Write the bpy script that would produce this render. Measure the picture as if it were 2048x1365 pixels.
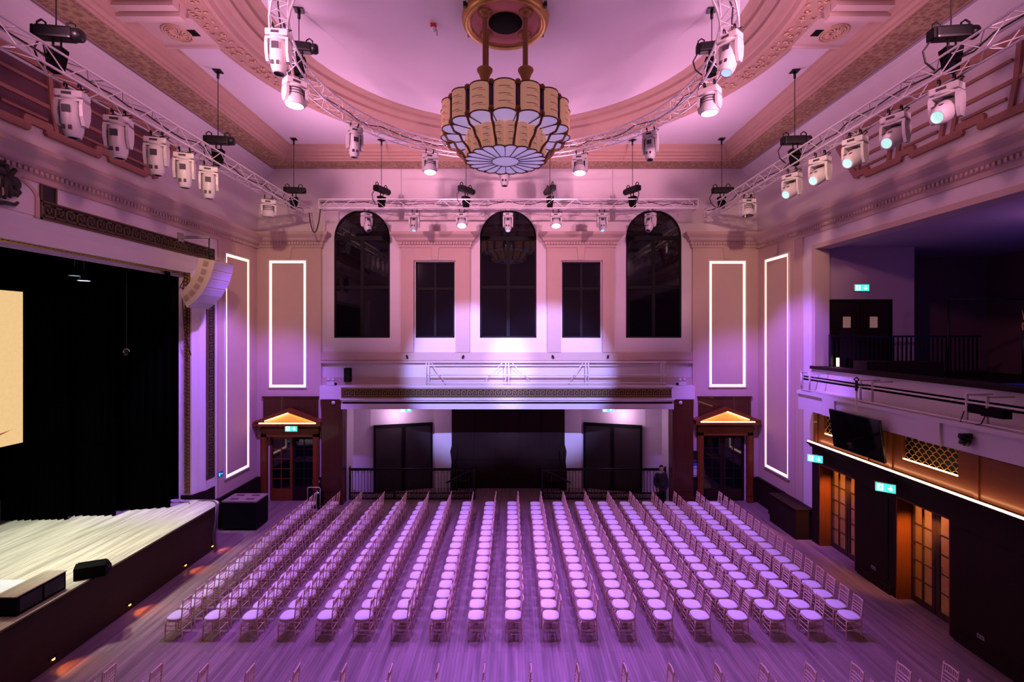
import bpy, bmesh, math, random
from mathutils import Vector, Matrix
random.seed(7)
PI = math.pi
SC = bpy.context.scene
COL = SC.collection
for o in list(bpy.data.objects):
    bpy.data.objects.remove(o)

# ---------------------------------------------------------------- camera
EYE = 7.03            # height of the camera on the rear balcony, metres
FPX = 950.0           # focal length in pixels of a 2048 px wide frame
VX, VY = 1023.0, 668.0
cd = bpy.data.cameras.new('camera')
cam = bpy.data.objects.new('camera', cd); COL.objects.link(cam)
cam.location = (0, 0, EYE); cam.rotation_euler = (PI/2, 0, 0)
cd.sensor_width = 36.0; cd.sensor_fit = 'HORIZONTAL'
cd.lens = FPX/2048*36.0
cd.shift_x = -(VX-1024)/2048; cd.shift_y = (VY-682.5)/2048
cd.clip_start = 0.05; cd.clip_end = 200
SC.camera = cam
SC.view_settings.view_transform = 'Standard'
SC.view_settings.look = 'None'
SC.view_settings.gamma = 1.0
SC.view_settings.use_curve_mapping = False
SC.view_settings.exposure = 0.12
SC.cycles.max_bounces = 6
SC.cycles.diffuse_bounces = 4
SC.cycles.glossy_bounces = 3
SC.cycles.sample_clamp_indirect = 4.0
SC.cycles.use_denoising = True
SC.cycles.caustics_reflective = False
SC.cycles.caustics_refractive = False

# ---------------------------------------------------------------- world
w = bpy.data.worlds.new('world'); SC.world = w; w.use_nodes = True
w.node_tree.nodes['Background'].inputs[0].default_value = (0.55, 0.25, 0.45, 1)
w.node_tree.nodes['Background'].inputs[1].default_value = 0.004

# ---------------------------------------------------------------- lamps of the hall and added fill
def aim(o, target):
    d = Vector(target) - o.location
    o.rotation_euler = d.to_track_quat('-Z', 'Y').to_euler()
def spot(name, loc, target, col, power, angle, blend=0.5, rad=0.12):
    l = bpy.data.lights.new(name, 'SPOT'); l.energy = power; l.color = col
    l.spot_size = math.radians(angle); l.spot_blend = blend; l.shadow_soft_size = rad
    o = bpy.data.objects.new(name, l); COL.objects.link(o); o.location = loc; aim(o, target); return o
def area(name, loc, target, col, power, sx, sy):
    l = bpy.data.lights.new(name, 'AREA'); l.energy = power; l.color = col
    l.shape = 'RECTANGLE'; l.size = sx; l.size_y = sy
    o = bpy.data.objects.new(name, l); COL.objects.link(o); o.location = loc; aim(o, target); return o
def point(name, loc, col, power, rad=0.1):
    l = bpy.data.lights.new(name, 'POINT'); l.energy = power; l.color = col; l.shadow_soft_size = rad
    o = bpy.data.objects.new(name, l); COL.objects.link(o); o.location = loc; return o
VIOLET = (0.37, 0.15, 1.0)
WALLBLUE = (0.36, 0.35, 1.0)
PINK = (1.0, 0.47, 0.80)
WARM = (1.0, 0.50, 0.20)
# ring and truss washes down onto the chairs
for (x, y, z, tx, ty, p) in ((-4.9, 12.4, 12.4, -3.6, 12.3, 4400), (4.6, 12.4, 12.4, 3.8, 12.3, 4100),
                             (-2.7, 16.1, 12.4, -1.8, 13.5, 3600), (2.4, 16.1, 12.4, 2.0, 13.5, 3600)):
    spot('ring_wash', (x, y, z), (tx, ty, 0), VIOLET, p, 64, .8, .15)
for x in (-1.9, 1.7):
    spot('back_truss_wash', (x, 18.2, 11.2), (x*1.4, 9.2, 0), VIOLET, 5600, 60, .8, .15)
# violet wash on the upper centre of the back wall and over the corners
for s in (-1, 1):
    spot('wall_wash', (s*2.0, 8.0, 11.0), (-.1+s*1.7, 20, 5.5), WALLBLUE, 12500, 26, .5, .08)
for s in (-1, 1):
    spot('corner_wash', (s*6.2, 14.0, 11.5), (s*10.8, 18.8, 1.8), VIOLET, 4300, 54, .6, .15)
# added upward fill standing in for pink bounce on dome and ceiling
for (x, y, p) in ((-6.4, 10.4, 230), (6.1, 10.4, 230), (-6.2, 15.6, 270), (5.9, 15.6, 270), (-2.2, 17.4, 200), (1.9, 17.4, 200), (-2.2, 6.5, 110), (1.9, 6.5, 110)):
    spot('ceiling_fill', (x, y, 11.9), (x, y, 14.6), PINK, p, 165, .6, .4)
for s in (-1, 1):
    spot('front_pink_fill', (s*8.3, 3.0, 12.2), (s*2.2, 20, 11.6), (1.0, .42, .60), 6600, 46, .8, .25)  # added fill in place of bounced pink light on the back wall
    spot('front_side_fill', (s*2.0, 6.0, 12.4), (s*10.6, 14, 11.2), (1.0, .38, .52), 800, 60, .9, .3)  # added fill for the upper side walls, no fixture there
# stage worklight
spot('stage_light', (-12.6, 11.5, 10.6), (-11.9, 12.8, 1.4), (.90, 1.0, .90), 3900, 50, .9, .2)
spot('stage_spill', (-11.6, 12.0, 9.0), (-8.9, 11.0, 0), (1.0, .88, .66), 900, 42, .9, .2)
# lobby lamps behind the side doors
for y in (12.35, 15.4):
    point('lobby_lamp', (11.9, y, 2.3), (1, .42, .10), 60, .1)
point('balcony_blue_fill', (16.2, 12.0, 7.2), (.05, .10, 1.0), 22, .2)  # added lamp that brings out the blue of the carpet
point('balcony_fill', (13.5, 11.0, 9.0), (.55, .26, .75), 38, .2)  # added fill in place of hall light reaching the balcony
for s in (-1, 1):
    point('vestibule_lamp', (-.1+s*4.9, 20.65, 3.4), (.85, .50, .85), 34, .15)
    spot('corner_warm_fill', (s*4.0, 5.0, 12.6), (s*9.9, 20, 9.4), (1.0, .56, .42), 2600, 32, .9, .2)  # added warm fill brightening the back corners

# ---------------------------------------------------------------- materials
MATS = {}
def mat(name, col, rough=0.6, metal=0.0, emit=None, estr=0.0, noise=0.0, nscale=8.0, bump=0.0, spec=0.5, coat=0.0):
    m = bpy.data.materials.new(name); m.use_nodes = True
    nt = m.node_tree; b = nt.nodes['Principled BSDF']
    b.inputs['Base Color'].default_value = (*col, 1)
    b.inputs['Roughness'].default_value = rough
    b.inputs['Metallic'].default_value = metal
    b.inputs['Specular IOR Level'].default_value = spec
    b.inputs['Coat Weight'].default_value = coat
    if emit:
        b.inputs['Emission Color'].default_value = (*emit, 1)
        b.inputs['Emission Strength'].default_value = estr
    if noise > 0 or bump > 0:
        tc = nt.nodes.new('ShaderNodeTexCoord')
        n = nt.nodes.new('ShaderNodeTexNoise'); n.inputs['Scale'].default_value = nscale
        n.inputs['Detail'].default_value = 4
        nt.links.new(tc.outputs['Object'], n.inputs['Vector'])
        if noise > 0:
            mr = nt.nodes.new('ShaderNodeMix'); mr.data_type = 'RGBA'
            mr.inputs[6].default_value = tuple(c*(1-noise) for c in col)+(1,)
            mr.inputs[7].default_value = tuple(min(1, c*(1+noise)) for c in col)+(1,)
            nt.links.new(n.outputs['Fac'], mr.inputs[0])
            nt.links.new(mr.outputs[2], b.inputs['Base Color'])
        if bump > 0:
            bp = nt.nodes.new('ShaderNodeBump'); bp.inputs['Strength'].default_value = bump
            bp.inputs['Distance'].default_value = 0.02
            nt.links.new(n.outputs['Fac'], bp.inputs['Height'])
            nt.links.new(bp.outputs['Normal'], b.inputs['Normal'])
    MATS[name] = m
    return m

def board_mat(name, c1, c2, width, length, rough=0.35):
    """Narrow floorboards running along Y, each board its own tone."""
    m = bpy.data.materials.new(name); m.use_nodes = True
    nt = m.node_tree; N = nt.nodes; L = nt.links; b = N['Principled BSDF']
    tc = N.new('ShaderNodeTexCoord'); mp = N.new('ShaderNodeMapping')
    mp.inputs['Rotation'].default_value = (0, 0, PI/2)
    L.new(tc.outputs['Object'], mp.inputs['Vector'])
    br = N.new('ShaderNodeTexBrick'); br.inputs['Scale'].default_value = 1.0
    br.inputs['Brick Width'].default_value = length; br.inputs['Row Height'].default_value = width
    br.inputs['Mortar Size'].default_value = 0.003; br.inputs['Bias'].default_value = 0.0
    br.inputs['Color1'].default_value = (*c1, 1); br.inputs['Color2'].default_value = (*c2, 1)
    br.inputs['Mortar'].default_value = tuple(c*0.35 for c in c1)+(1,)
    br.offset = 0.37
    L.new(mp.outputs['Vector'], br.inputs['Vector'])
    mp2 = N.new('ShaderNodeMapping'); mp2.inputs['Scale'].default_value = (9, 0.55, 1)
    L.new(tc.outputs['Object'], mp2.inputs['Vector'])
    n = N.new('ShaderNodeTexNoise'); n.inputs['Scale'].default_value = 1.0; n.inputs['Detail'].default_value = 6
    L.new(mp2.outputs['Vector'], n.inputs['Vector'])
    cr = N.new('ShaderNodeMapRange'); cr.inputs['From Min'].default_value = 0.3; cr.inputs['From Max'].default_value = 0.7
    cr.inputs['To Min'].default_value = 0.62; cr.inputs['To Max'].default_value = 1.25
    L.new(n.outputs['Fac'], cr.inputs['Value'])
    mx = N.new('ShaderNodeMix'); mx.data_type = 'RGBA'; mx.blend_type = 'MULTIPLY'; mx.inputs[0].default_value = 1
    L.new(br.outputs['Color'], mx.inputs[6]); L.new(cr.outputs['Result'], mx.inputs[7])
    L.new(mx.outputs[2], b.inputs['Base Color'])
    rr = N.new('ShaderNodeMapRange'); rr.inputs['To Min'].default_value = rough-0.08; rr.inputs['To Max'].default_value = rough+0.2
    L.new(n.outputs['Fac'], rr.inputs['Value']); L.new(rr.outputs['Result'], b.inputs['Roughness'])
    MATS[name] = m
    return m

def wood_mat(name, c1, c2, rough=0.35, axis=2, coat=0.2):
    m = bpy.data.materials.new(name); m.use_nodes = True
    nt = m.node_tree; N = nt.nodes; L = nt.links; b = N['Principled BSDF']
    tc = N.new('ShaderNodeTexCoord'); mp = N.new('ShaderNodeMapping')
    s = [14, 14, 14]; s[axis] = 0.9
    mp.inputs['Scale'].default_value = s
    L.new(tc.outputs['Object'], mp.inputs['Vector'])
    n = N.new('ShaderNodeTexNoise'); n.inputs['Scale'].default_value = 1.0; n.inputs['Detail'].default_value = 5
    L.new(mp.outputs['Vector'], n.inputs['Vector'])
    mx = N.new('ShaderNodeMix'); mx.data_type = 'RGBA'
    mx.inputs[6].default_value = (*c1, 1); mx.inputs[7].default_value = (*c2, 1)
    L.new(n.outputs['Fac'], mx.inputs[0]); L.new(mx.outputs[2], b.inputs['Base Color'])
    b.inputs['Roughness'].default_value = rough; b.inputs['Coat Weight'].default_value = coat
    b.inputs['Specular IOR Level'].default_value = 0.25
    MATS[name] = m
    return m

mat('white_paint', (0.70, 0.64, 0.66), 0.7, noise=0.04, nscale=2.5)
mat('beige_paint', (0.54, 0.40, 0.35), 0.7, noise=0.05, nscale=3)
mat('panel_paint', (0.56, 0.42, 0.35), 0.75, noise=0.04, nscale=3)
mat('ceiling_paint', (0.68, 0.60, 0.64), 0.8, noise=0.03, nscale=1.5)
mat('plaster_beige', (0.40, 0.25, 0.19), 0.75, noise=0.08, nscale=5)
mat('plaster_ornament', (0.50, 0.31, 0.20), 0.7, noise=0.25, nscale=14, bump=0.4)
mat('gold', (0.46, 0.27, 0.08), 0.4, 0.75)
mat('gold_dull', (0.42, 0.24, 0.07), 0.6, 0.3)
mat('fret_ground', (0.020, 0.014, 0.012), 0.7)
mat('black_paint', (0.005, 0.005, 0.005), 0.6, spec=0.15)
mat('black_matte', (0.004, 0.004, 0.004), 0.9, spec=0.15)
mat('black_metal', (0.012, 0.012, 0.013), 0.4, 0.4)
mat('drape', (0.0016, 0.0016, 0.0020), 1.0, spec=0.0)
mat('gold_dark', (0.12, 0.075, 0.035), 0.6, 0.2)
mat('glass_dark', (0.004, 0.003, 0.006), 0.04, 0.0, spec=0.8)
mat('void_dark', (0.012, 0.010, 0.012), 0.9)
mat('aluminium', (0.85, 0.82, 0.86), 0.35, 0.3)
mat('fixture_white', (0.62, 0.60, 0.62), 0.4)
mat('fixture_grey', (0.28, 0.26, 0.29), 0.5)
mat('fixture_vent', (0.05, 0.04, 0.06), 0.6)
mat('brass_old', (0.25, 0.12, 0.05), 0.45, 0.6)
mat('shade_fabric', (0.60, 0.28, 0.20), 0.7, noise=0.06, nscale=12, emit=(0.80, 0.36, 0.26), estr=0.30)  # faint emission stands in for light falling on the shades
mat('shade_slot', (0.16, 0.07, 0.03), 0.7)
mat('shade_rim', (0.16, 0.055, 0.035), 0.5, 0.2)
mat('opal_glass', (0.85, 0.80, 0.90), 0.35, emit=(0.62, 0.50, 0.95), estr=0.32)  # lilac emission imitates violet light reflected by the glass
mat('blue_glass', (0.015, 0.012, 0.20), 0.1)
mat('plate_rose', (0.45, 0.12, 0.12), 0.6)
mat('chair_wood', (0.82, 0.56, 0.44), 0.45, noise=0.12, nscale=20)
mat('cushion', (0.80, 0.77, 0.76), 0.85, noise=0.03, nscale=30)
mat('white_metal', (0.72, 0.68, 0.68), 0.4)
mat('skin', (0.60, 0.33, 0.26), 0.6)
mat('hair_grey', (0.10, 0.08, 0.08), 0.8)
mat('cloth_black', (0.012, 0.012, 0.018), 0.9)
mat('cable', (0.02, 0.015, 0.018), 0.5)
mat('paper', (0.7, 0.7, 0.72), 0.8)
mat('blue_print', (0.03, 0.12, 0.55), 0.6)
mat('red_plastic', (0.45, 0.02, 0.03), 0.5)
mat('led_warm', (1, .9, .8), 0.5, emit=(1.0, 0.62, 0.40), estr=2.3)
mat('led_orange', (1, .8, .6), 0.5, emit=(1.0, 0.46, 0.22), estr=16.0)
mat('led_door', (1, .8, .6), 0.5, emit=(1.0, 0.52, 0.20), estr=11.0)
mat('lens_lit', (1, 1, 1), 0.3, emit=(0.62, 0.60, 1.0), estr=9.0)
mat('lens_cyan', (0.3, 0.5, 0.5), 0.2, emit=(0.50, 0.95, 0.86), estr=0.75)
mat('lens_dim', (0.15, 0.2, 0.3), 0.08, emit=(0.55, 0.75, 1.0), estr=0.8)
mat('lens_off', (0.02, 0.02, 0.03), 0.05)
mat('exit_green', (0.02, 0.35, 0.3), 0.4, emit=(0.05, 0.62, 0.52), estr=1.5)
mat('exit_white', (0.9, 0.95, 0.95), 0.4, emit=(0.70, 1.0, 0.95), estr=1.4)
mat('tympanum_glow', (0.75, 0.42, 0.18), 0.6)  # LED glow put into the orange base colour
mat('step_glow', (1, .5, .2), 0.4, emit=(1.0, 0.30, 0.06), estr=6.0)
mat('sconce', (1, .8, .6), 0.4, emit=(1.0, 0.55, 0.22), estr=5.0)
mat('carpet_blue', (0.02, 0.04, 0.55), 0.9)
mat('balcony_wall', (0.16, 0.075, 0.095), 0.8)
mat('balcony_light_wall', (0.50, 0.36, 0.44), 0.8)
mat('tv_black', (0.003, 0.003, 0.004), 0.25)
mat('lattice_ground', (0.13, 0.055, 0.075), 0.8)
mat('lattice_rib', (0.36, 0.17, 0.13), 0.75, noise=0.1, nscale=6)
mat('crest_dark', (0.018, 0.014, 0.012), 0.5, noise=0.4, nscale=25)
board_mat('floor_boards', (0.30, 0.185, 0.18), (0.23, 0.14, 0.14), 0.075, 2.4, 0.38)
board_mat('stage_boards', (0.70, 0.64, 0.50), (0.64, 0.58, 0.44), 0.10, 3.0, 0.45)
wood_mat('dark_wood', (0.022, 0.006, 0.004), (0.010, 0.003, 0.002), rough=0.8, coat=0)
wood_mat('door_wood', (0.22, 0.060, 0.014), (0.12, 0.032, 0.008), coat=0.05)
wood_mat('panel_wood', (0.15, 0.050, 0.014), (0.10, 0.032, 0.009), axis=1)
wood_mat('stage_wood', (0.050, 0.026, 0.014), (0.028, 0.014, 0.008), axis=1, rough=0.6, coat=0)

def screen_mat():
    m = bpy.data.materials.new('led_screen'); m.use_nodes = True
    nt = m.node_tree; b = nt.nodes['Principled BSDF']
    tc = nt.nodes.new('ShaderNodeTexCoord'); n = nt.nodes.new('ShaderNodeTexNoise')
    n.inputs['Scale'].default_value = 9; n.inputs['Detail'].default_value = 8; n.inputs['Roughness'].default_value = 0.8
    nt.links.new(tc.outputs['Object'], n.inputs['Vector'])
    mx = nt.nodes.new('ShaderNodeMix'); mx.data_type = 'RGBA'
    mx.inputs[6].default_value = (0.72, 0.45, 0.19, 1); mx.inputs[7].default_value = (0.95, 0.64, 0.31, 1)
    nt.links.new(n.outputs['Fac'], mx.inputs[0])
    b.inputs['Base Color'].default_value = (0.02, 0.02, 0.02, 1)
    nt.links.new(mx.outputs[2], b.inputs['Emission Color']); b.inputs['Emission Strength'].default_value = 0.95
    MATS['led_screen'] = m
screen_mat()
mat('screen_ink', (0.2, 0.05, 0.03), 0.6, emit=(0.22, 0.05, 0.02), estr=0.8)

# ---------------------------------------------------------------- mesh builder
class MB:
    def __init__(self):
        self.v = []; self.f = []; self.sm = []; self.mi = []; self.cur = 0
    def add(self, vs, fs, smooth=False, M=None):
        o = len(self.v)
        for p in vs:
            p = Vector(p)
            if M is not None: p = M @ p
            self.v.append(tuple(p))
        for f in fs:
            self.f.append(tuple(i+o for i in f)); self.sm.append(smooth); self.mi.append(self.cur)
        return self
    def box(self, x0, x1, y0, y1, z0, z1, M=None):
        vs = [(x0,y0,z0),(x1,y0,z0),(x1,y1,z0),(x0,y1,z0),(x0,y0,z1),(x1,y0,z1),(x1,y1,z1),(x0,y1,z1)]
        fs = [(0,3,2,1),(4,5,6,7),(0,1,5,4),(1,2,6,5),(2,3,7,6),(3,0,4,7)]
        return self.add(vs, fs, False, M)
    def bbox(self, x0, x1, y0, y1, z0, z1, b=0.01, M=None):
        """box with chamfered vertical and horizontal edges"""
        bm = bmesh.new(); bmesh.ops.create_cube(bm, size=1)
        for v in bm.verts:
            v.co = Vector((x0 if v.co.x < 0 else x1, y0 if v.co.y < 0 else y1, z0 if v.co.z < 0 else z1))
        bmesh.ops.bevel(bm, geom=list(bm.edges), offset=b, segments=2, affect='EDGES', profile=0.6)
        bm.verts.index_update()
        vs = [v.co.copy() for v in bm.verts]; fs = [[v.index for v in f.verts] for f in bm.faces]
        bm.free()
        return self.add(vs, fs, False, M)
    def tube(self, pts, r, n=6, closed=False, caps=True, M=None, smooth=True):
        pts = [Vector(p) for p in pts]; k = len(pts)
        rs = r if isinstance(r, (list, tuple)) else [r]*k
        vs = []; fs = []
        up = None
        for i, p in enumerate(pts):
            if closed: t = pts[(i+1) % k] - pts[(i-1) % k]
            else: t = pts[min(i+1, k-1)] - pts[max(i-1, 0)]
            if t.length < 1e-9: t = Vector((0,0,1))
            t.normalize()
            if up is None:
                up = Vector((0,0,1)) if abs(t.z) < 0.9 else Vector((1,0,0))
            a = t.cross(up)
            if a.length < 1e-6: a = t.cross(Vector((0,1,0)))
            a.normalize(); b = a.cross(t); b.normalize(); up = b
            for j in range(n):
                g = 2*PI*j/n + PI/n
                vs.append(p + a*math.cos(g)*rs[i] + b*math.sin(g)*rs[i])
        m = k if closed else k-1
        for i in range(m):
            for j in range(n):
                a0 = i*n+j; a1 = i*n+(j+1) % n; b0 = ((i+1) % k)*n+j; b1 = ((i+1) % k)*n+(j+1) % n
                fs.append((a0, b0, b1, a1))
        if caps and not closed:
            fs.append(tuple(range(n))); fs.append(tuple(reversed(range((k-1)*n, k*n))))
        return self.add(vs, fs, smooth, M)
    def lathe(self, prof, n=24, M=None, a0=0.0, a1=2*PI, smooth=True):
        """prof: (r, z) list turned about Z"""
        full = abs(a1-a0-2*PI) < 1e-6
        m = n if full else n+1
        vs = []; fs = []
        for (r, z) in prof:
            for j in range(m):
                g = a0 + (a1-a0)*j/n
                vs.append((r*math.cos(g), r*math.sin(g), z))
        for i in range(len(prof)-1):
            for j in range(n):
                j1 = (j+1) % m if full else j+1
                fs.append((i*m+j, i*m+j1, (i+1)*m+j1, (i+1)*m+j))
        return self.add(vs, fs, smooth, M)
    def prism(self, poly, lo, hi, axis='z', M=None):
        """poly: 2D points extruded along an axis; x: (y,z), y: (x,z), z: (x,y)"""
        def P(a, b, c):
            return {'x': (c, a, b), 'y': (a, c, b), 'z': (a, b, c)}[axis]
        n = len(poly)
        vs = [P(a, b, lo) for a, b in poly]+[P(a, b, hi) for a, b in poly]
        fs = [tuple(range(n)), tuple(reversed(range(n, 2*n)))]
        for i in range(n): fs.append((i, (i+1) % n, n+(i+1) % n, n+i))
        return self.add(vs, fs, False, M)
    def quad(self, a, b, c, d, M=None):
        return self.add([a, b, c, d], [(0, 1, 2, 3)], False, M)
    def sweep(self, prof, path, M=None, smooth=False, caps=True):
        """prof: open/closed list of (out, up); path: list of (point, outvec); up = +Z"""
        vs = []; fs = []; n = len(prof)
        for p, o in path:
            p = Vector(p); o = Vector(o)
            for (a, b) in prof: vs.append(p + o*a + Vector((0,0,b)))
        for i in range(len(path)-1):
            for j in range(n-1):
                fs.append((i*n+j, i*n+j+1, (i+1)*n+j+1, (i+1)*n+j))
        if caps:
            fs.append(tuple(range(n))); fs.append(tuple(reversed(range((len(path)-1)*n, len(path)*n))))
        return self.add(vs, fs, smooth, M)
    def mesh(self, name, mats):
        me = bpy.data.meshes.new(name); me.from_pydata(self.v, [], self.f)
        if not isinstance(mats, (list, tuple)): mats = [mats]
        for m in mats: me.materials.append(MATS[m])
        me.polygons.foreach_set('use_smooth', self.sm)
        me.polygons.foreach_set('material_index', self.mi)
        me.update()
        bm = bmesh.new(); bm.from_mesh(me); bmesh.ops.recalc_face_normals(bm, faces=bm.faces); bm.to_mesh(me); bm.free()
        return me
    def build(self, name, mats, parent=None, loc=None, rot=None):
        o = bpy.data.objects.new(name, self.mesh(name, mats)); COL.objects.link(o)
        if parent is not None: o.parent = parent
        if loc is not None: o.location = loc
        if rot is not None: o.rotation_euler = rot
        return o

def link(name, me, parent=None, loc=None, rot=None):
    o = bpy.data.objects.new(name, me); COL.objects.link(o)
    if parent is not None: o.parent = parent
    if loc is not None: o.location = loc
    if rot is not None: o.rotation_euler = rot
    return o
def tag(o, label, cat, group=None, kind=None):
    o['label'] = label; o['category'] = cat
    if group: o['group'] = group
    if kind: o['kind'] = kind
    return o
def thing(name, label, cat, loc=(0,0,0), rz=0, group=None):
    o = bpy.data.objects.new(name, None); COL.objects.link(o)
    o.empty_display_size = 0.1
    o.location = loc; o.rotation_euler = (0, 0, rz)
    return tag(o, label, cat, group)
def struct(name, mb, m, parent=None):
    o = mb.build(name, m, parent)
    if parent is None: o['kind'] = 'structure'
    return o
TRIMN = [0]
def trim(mb, m, parent=None):
    TRIMN[0] += 1
    return struct('trim_%d' % TRIMN[0], mb, m)
def copy_tree(o, parent=None):
    c = o.copy(); COL.objects.link(c)
    if parent is not None: c.parent = parent
    for ch in o.children: copy_tree(ch, c)
    return c
def PT(px, py, Y):
    """point of the hall seen at (px,py) of the photograph, Y metres from the camera"""
    return Vector(((px-VX)/FPX*Y, Y, EYE-(py-VY)/FPX*Y))
def PX(px, py, X):
    """the same for a point on a side wall x = X"""
    Y = X*FPX/(px-VX)
    return Vector((X, Y, EYE-(py-VY)/FPX*Y))
mat('door_charcoal', (0.022, 0.018, 0.014), 0.5)
mat('door_dark', (0.045, 0.017, 0.008), 0.5)
mat('glass_obscure', (0.8, 0.7, 0.55), 0.12)
MATS['glass_obscure'].node_tree.nodes['Principled BSDF'].inputs['Transmission Weight'].default_value = 0.9
mat('lobby_wall', (0.55, 0.33, 0.16), 0.7)
mat('vision_glass', (0.25, 0.13, 0.10), 0.3, emit=(0.40, 0.20, 0.17), estr=0.35)
wood_mat('panel_wood_v', (0.085, 0.026, 0.012), (0.05, 0.015, 0.007), axis=2)
def fret_plaster():
    m = mat('fret_plaster', (0.46, 0.30, 0.17), 0.75)
    nt = m.node_tree; N = nt.nodes; L = nt.links; b = N['Principled BSDF']
    tc = N.new('ShaderNodeTexCoord'); v = N.new('ShaderNodeTexVoronoi'); v.feature = 'DISTANCE_TO_EDGE'
    v.inputs['Scale'].default_value = 7; v.inputs['Randomness'].default_value = 0.35
    L.new(tc.outputs['Object'], v.inputs['Vector'])
    cr = N.new('ShaderNodeMapRange'); cr.inputs['From Max'].default_value = 0.12
    L.new(v.outputs['Distance'], cr.inputs['Value'])
    mx = N.new('ShaderNodeMix'); mx.data_type = 'RGBA'
    mx.inputs[6].default_value = (0.52, 0.36, 0.20, 1); mx.inputs[7].default_value = (0.30, 0.17, 0.10, 1)
    L.new(cr.outputs['Result'], mx.inputs[0]); L.new(mx.outputs[2], b.inputs['Base Color'])
fret_plaster()
mat('lid_scuffed', (0.30, 0.20, 0.19), 0.6, noise=0.3, nscale=6)
mat('cable_grey', (0.16, 0.12, 0.13), 0.5)
mat('array_paint', (0.66, 0.56, 0.50), 0.6)
mat('array_grille', (0.44, 0.40, 0.50), 0.7)
mat('array_recess', (0.42, 0.30, 0.26), 0.7)

# ================================================================ THE HALL
XL, XR, YB, YN = -10.69, 10.36, 20.0, -3.0
ZC, ZS = 14.51, 13.98           # ceiling, soffit of the ceiling band
CX, CY = -0.15, 11.8            # centre of the round ceiling

def meander(mb, L, H, M, t=0.13, d=0.012):
    n = max(1, int(round(L/H))); u = L/n
    for i in range(n):
        o = i*u
        for (a, b, c, e) in ((0, .13, 0, 1), (0, .80, 1-t, 1), (.68, .80, .30, 1), (.34, .80, .30, .30+t), (.34, .46, .30, .68), (0, 1, 0, t)):
            mb.box(o+a*u, o+b*u, -d, 0, c*H, e*H, M)
def basis(o, ex, ey, ez=(0,0,1)):
    M = Matrix.Identity(4)
    for i, e in enumerate((ex, ey, ez)):
        for k in range(3): M[k][i] = e[k]
    for k in range(3): M[k][3] = o[k]
    return M
def wall_xz(mb, x0, x1, z0, z1, y0, y1, ops, M=None):
    """slab in the x-z plane with openings (ox0, ox1, oz0, oz1, arched)"""
    ops = sorted(ops); x = x0
    for (a, b, c, e, arch) in ops:
        if a > x: mb.box(x, a, y0, y1, z0, z1, M)
        if c > z0: mb.box(a, b, y0, y1, z0, c, M)
        if arch:
            r = (b-a)/2; cx = (a+b)/2; zc = e-r; n = 24
            for i in range(n):
                g0 = PI-PI*i/n; g1 = PI-PI*(i+1)/n
                p0 = (cx+r*math.cos(g0), zc+r*math.sin(g0)); p1 = (cx+r*math.cos(g1), zc+r*math.sin(g1))
                mb.prism([p0, p1, (p1[0], z1), (p0[0], z1)], y0, y1, 'y', M)
        elif e < z1: mb.box(a, b, y0, y1, e, z1, M)
        x = b
    if x < x1: mb.box(x, x1, y0, y1, z0, z1, M)

# floor ------------------------------------------------------------
m = MB(); m.box(-10.69, 10.36, YN, 22.4, -0.15, 0); m.box(10.36, 13.4, 8.0, 22.4, -0.15, 0)
struct('floor', m, 'floor_boards')

# back wall --------------------------------------------------------
D1 = (-10.17, -8.25, 0, 2.74); D2 = (7.98, 9.80, 0, 2.80)
REC = (-6.93, 6.60, 0, 3.96)
m = MB()
wall_xz(m, XL-0.4, XR+0.4, 0, 5.5, YB, YB+0.4, [D1+(False,), REC+(False,), D2+(False,)])
AW = [(-7.47, -5.12), (-1.33, 1.05), (4.82, 7.16)]
RW = [(-4.04, -2.40), (2.13, 3.75)]
ops = [(a, b, 6.86, 12.25, True) for a, b in AW] + [(a, b, 6.86, 10.06, False) for a, b in RW]
wall_xz(m, XL-0.4, XR+0.4, 5.5, ZS+0.6, YB, YB+0.4, ops)
struct('wall_back', m, 'white_paint')

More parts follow.
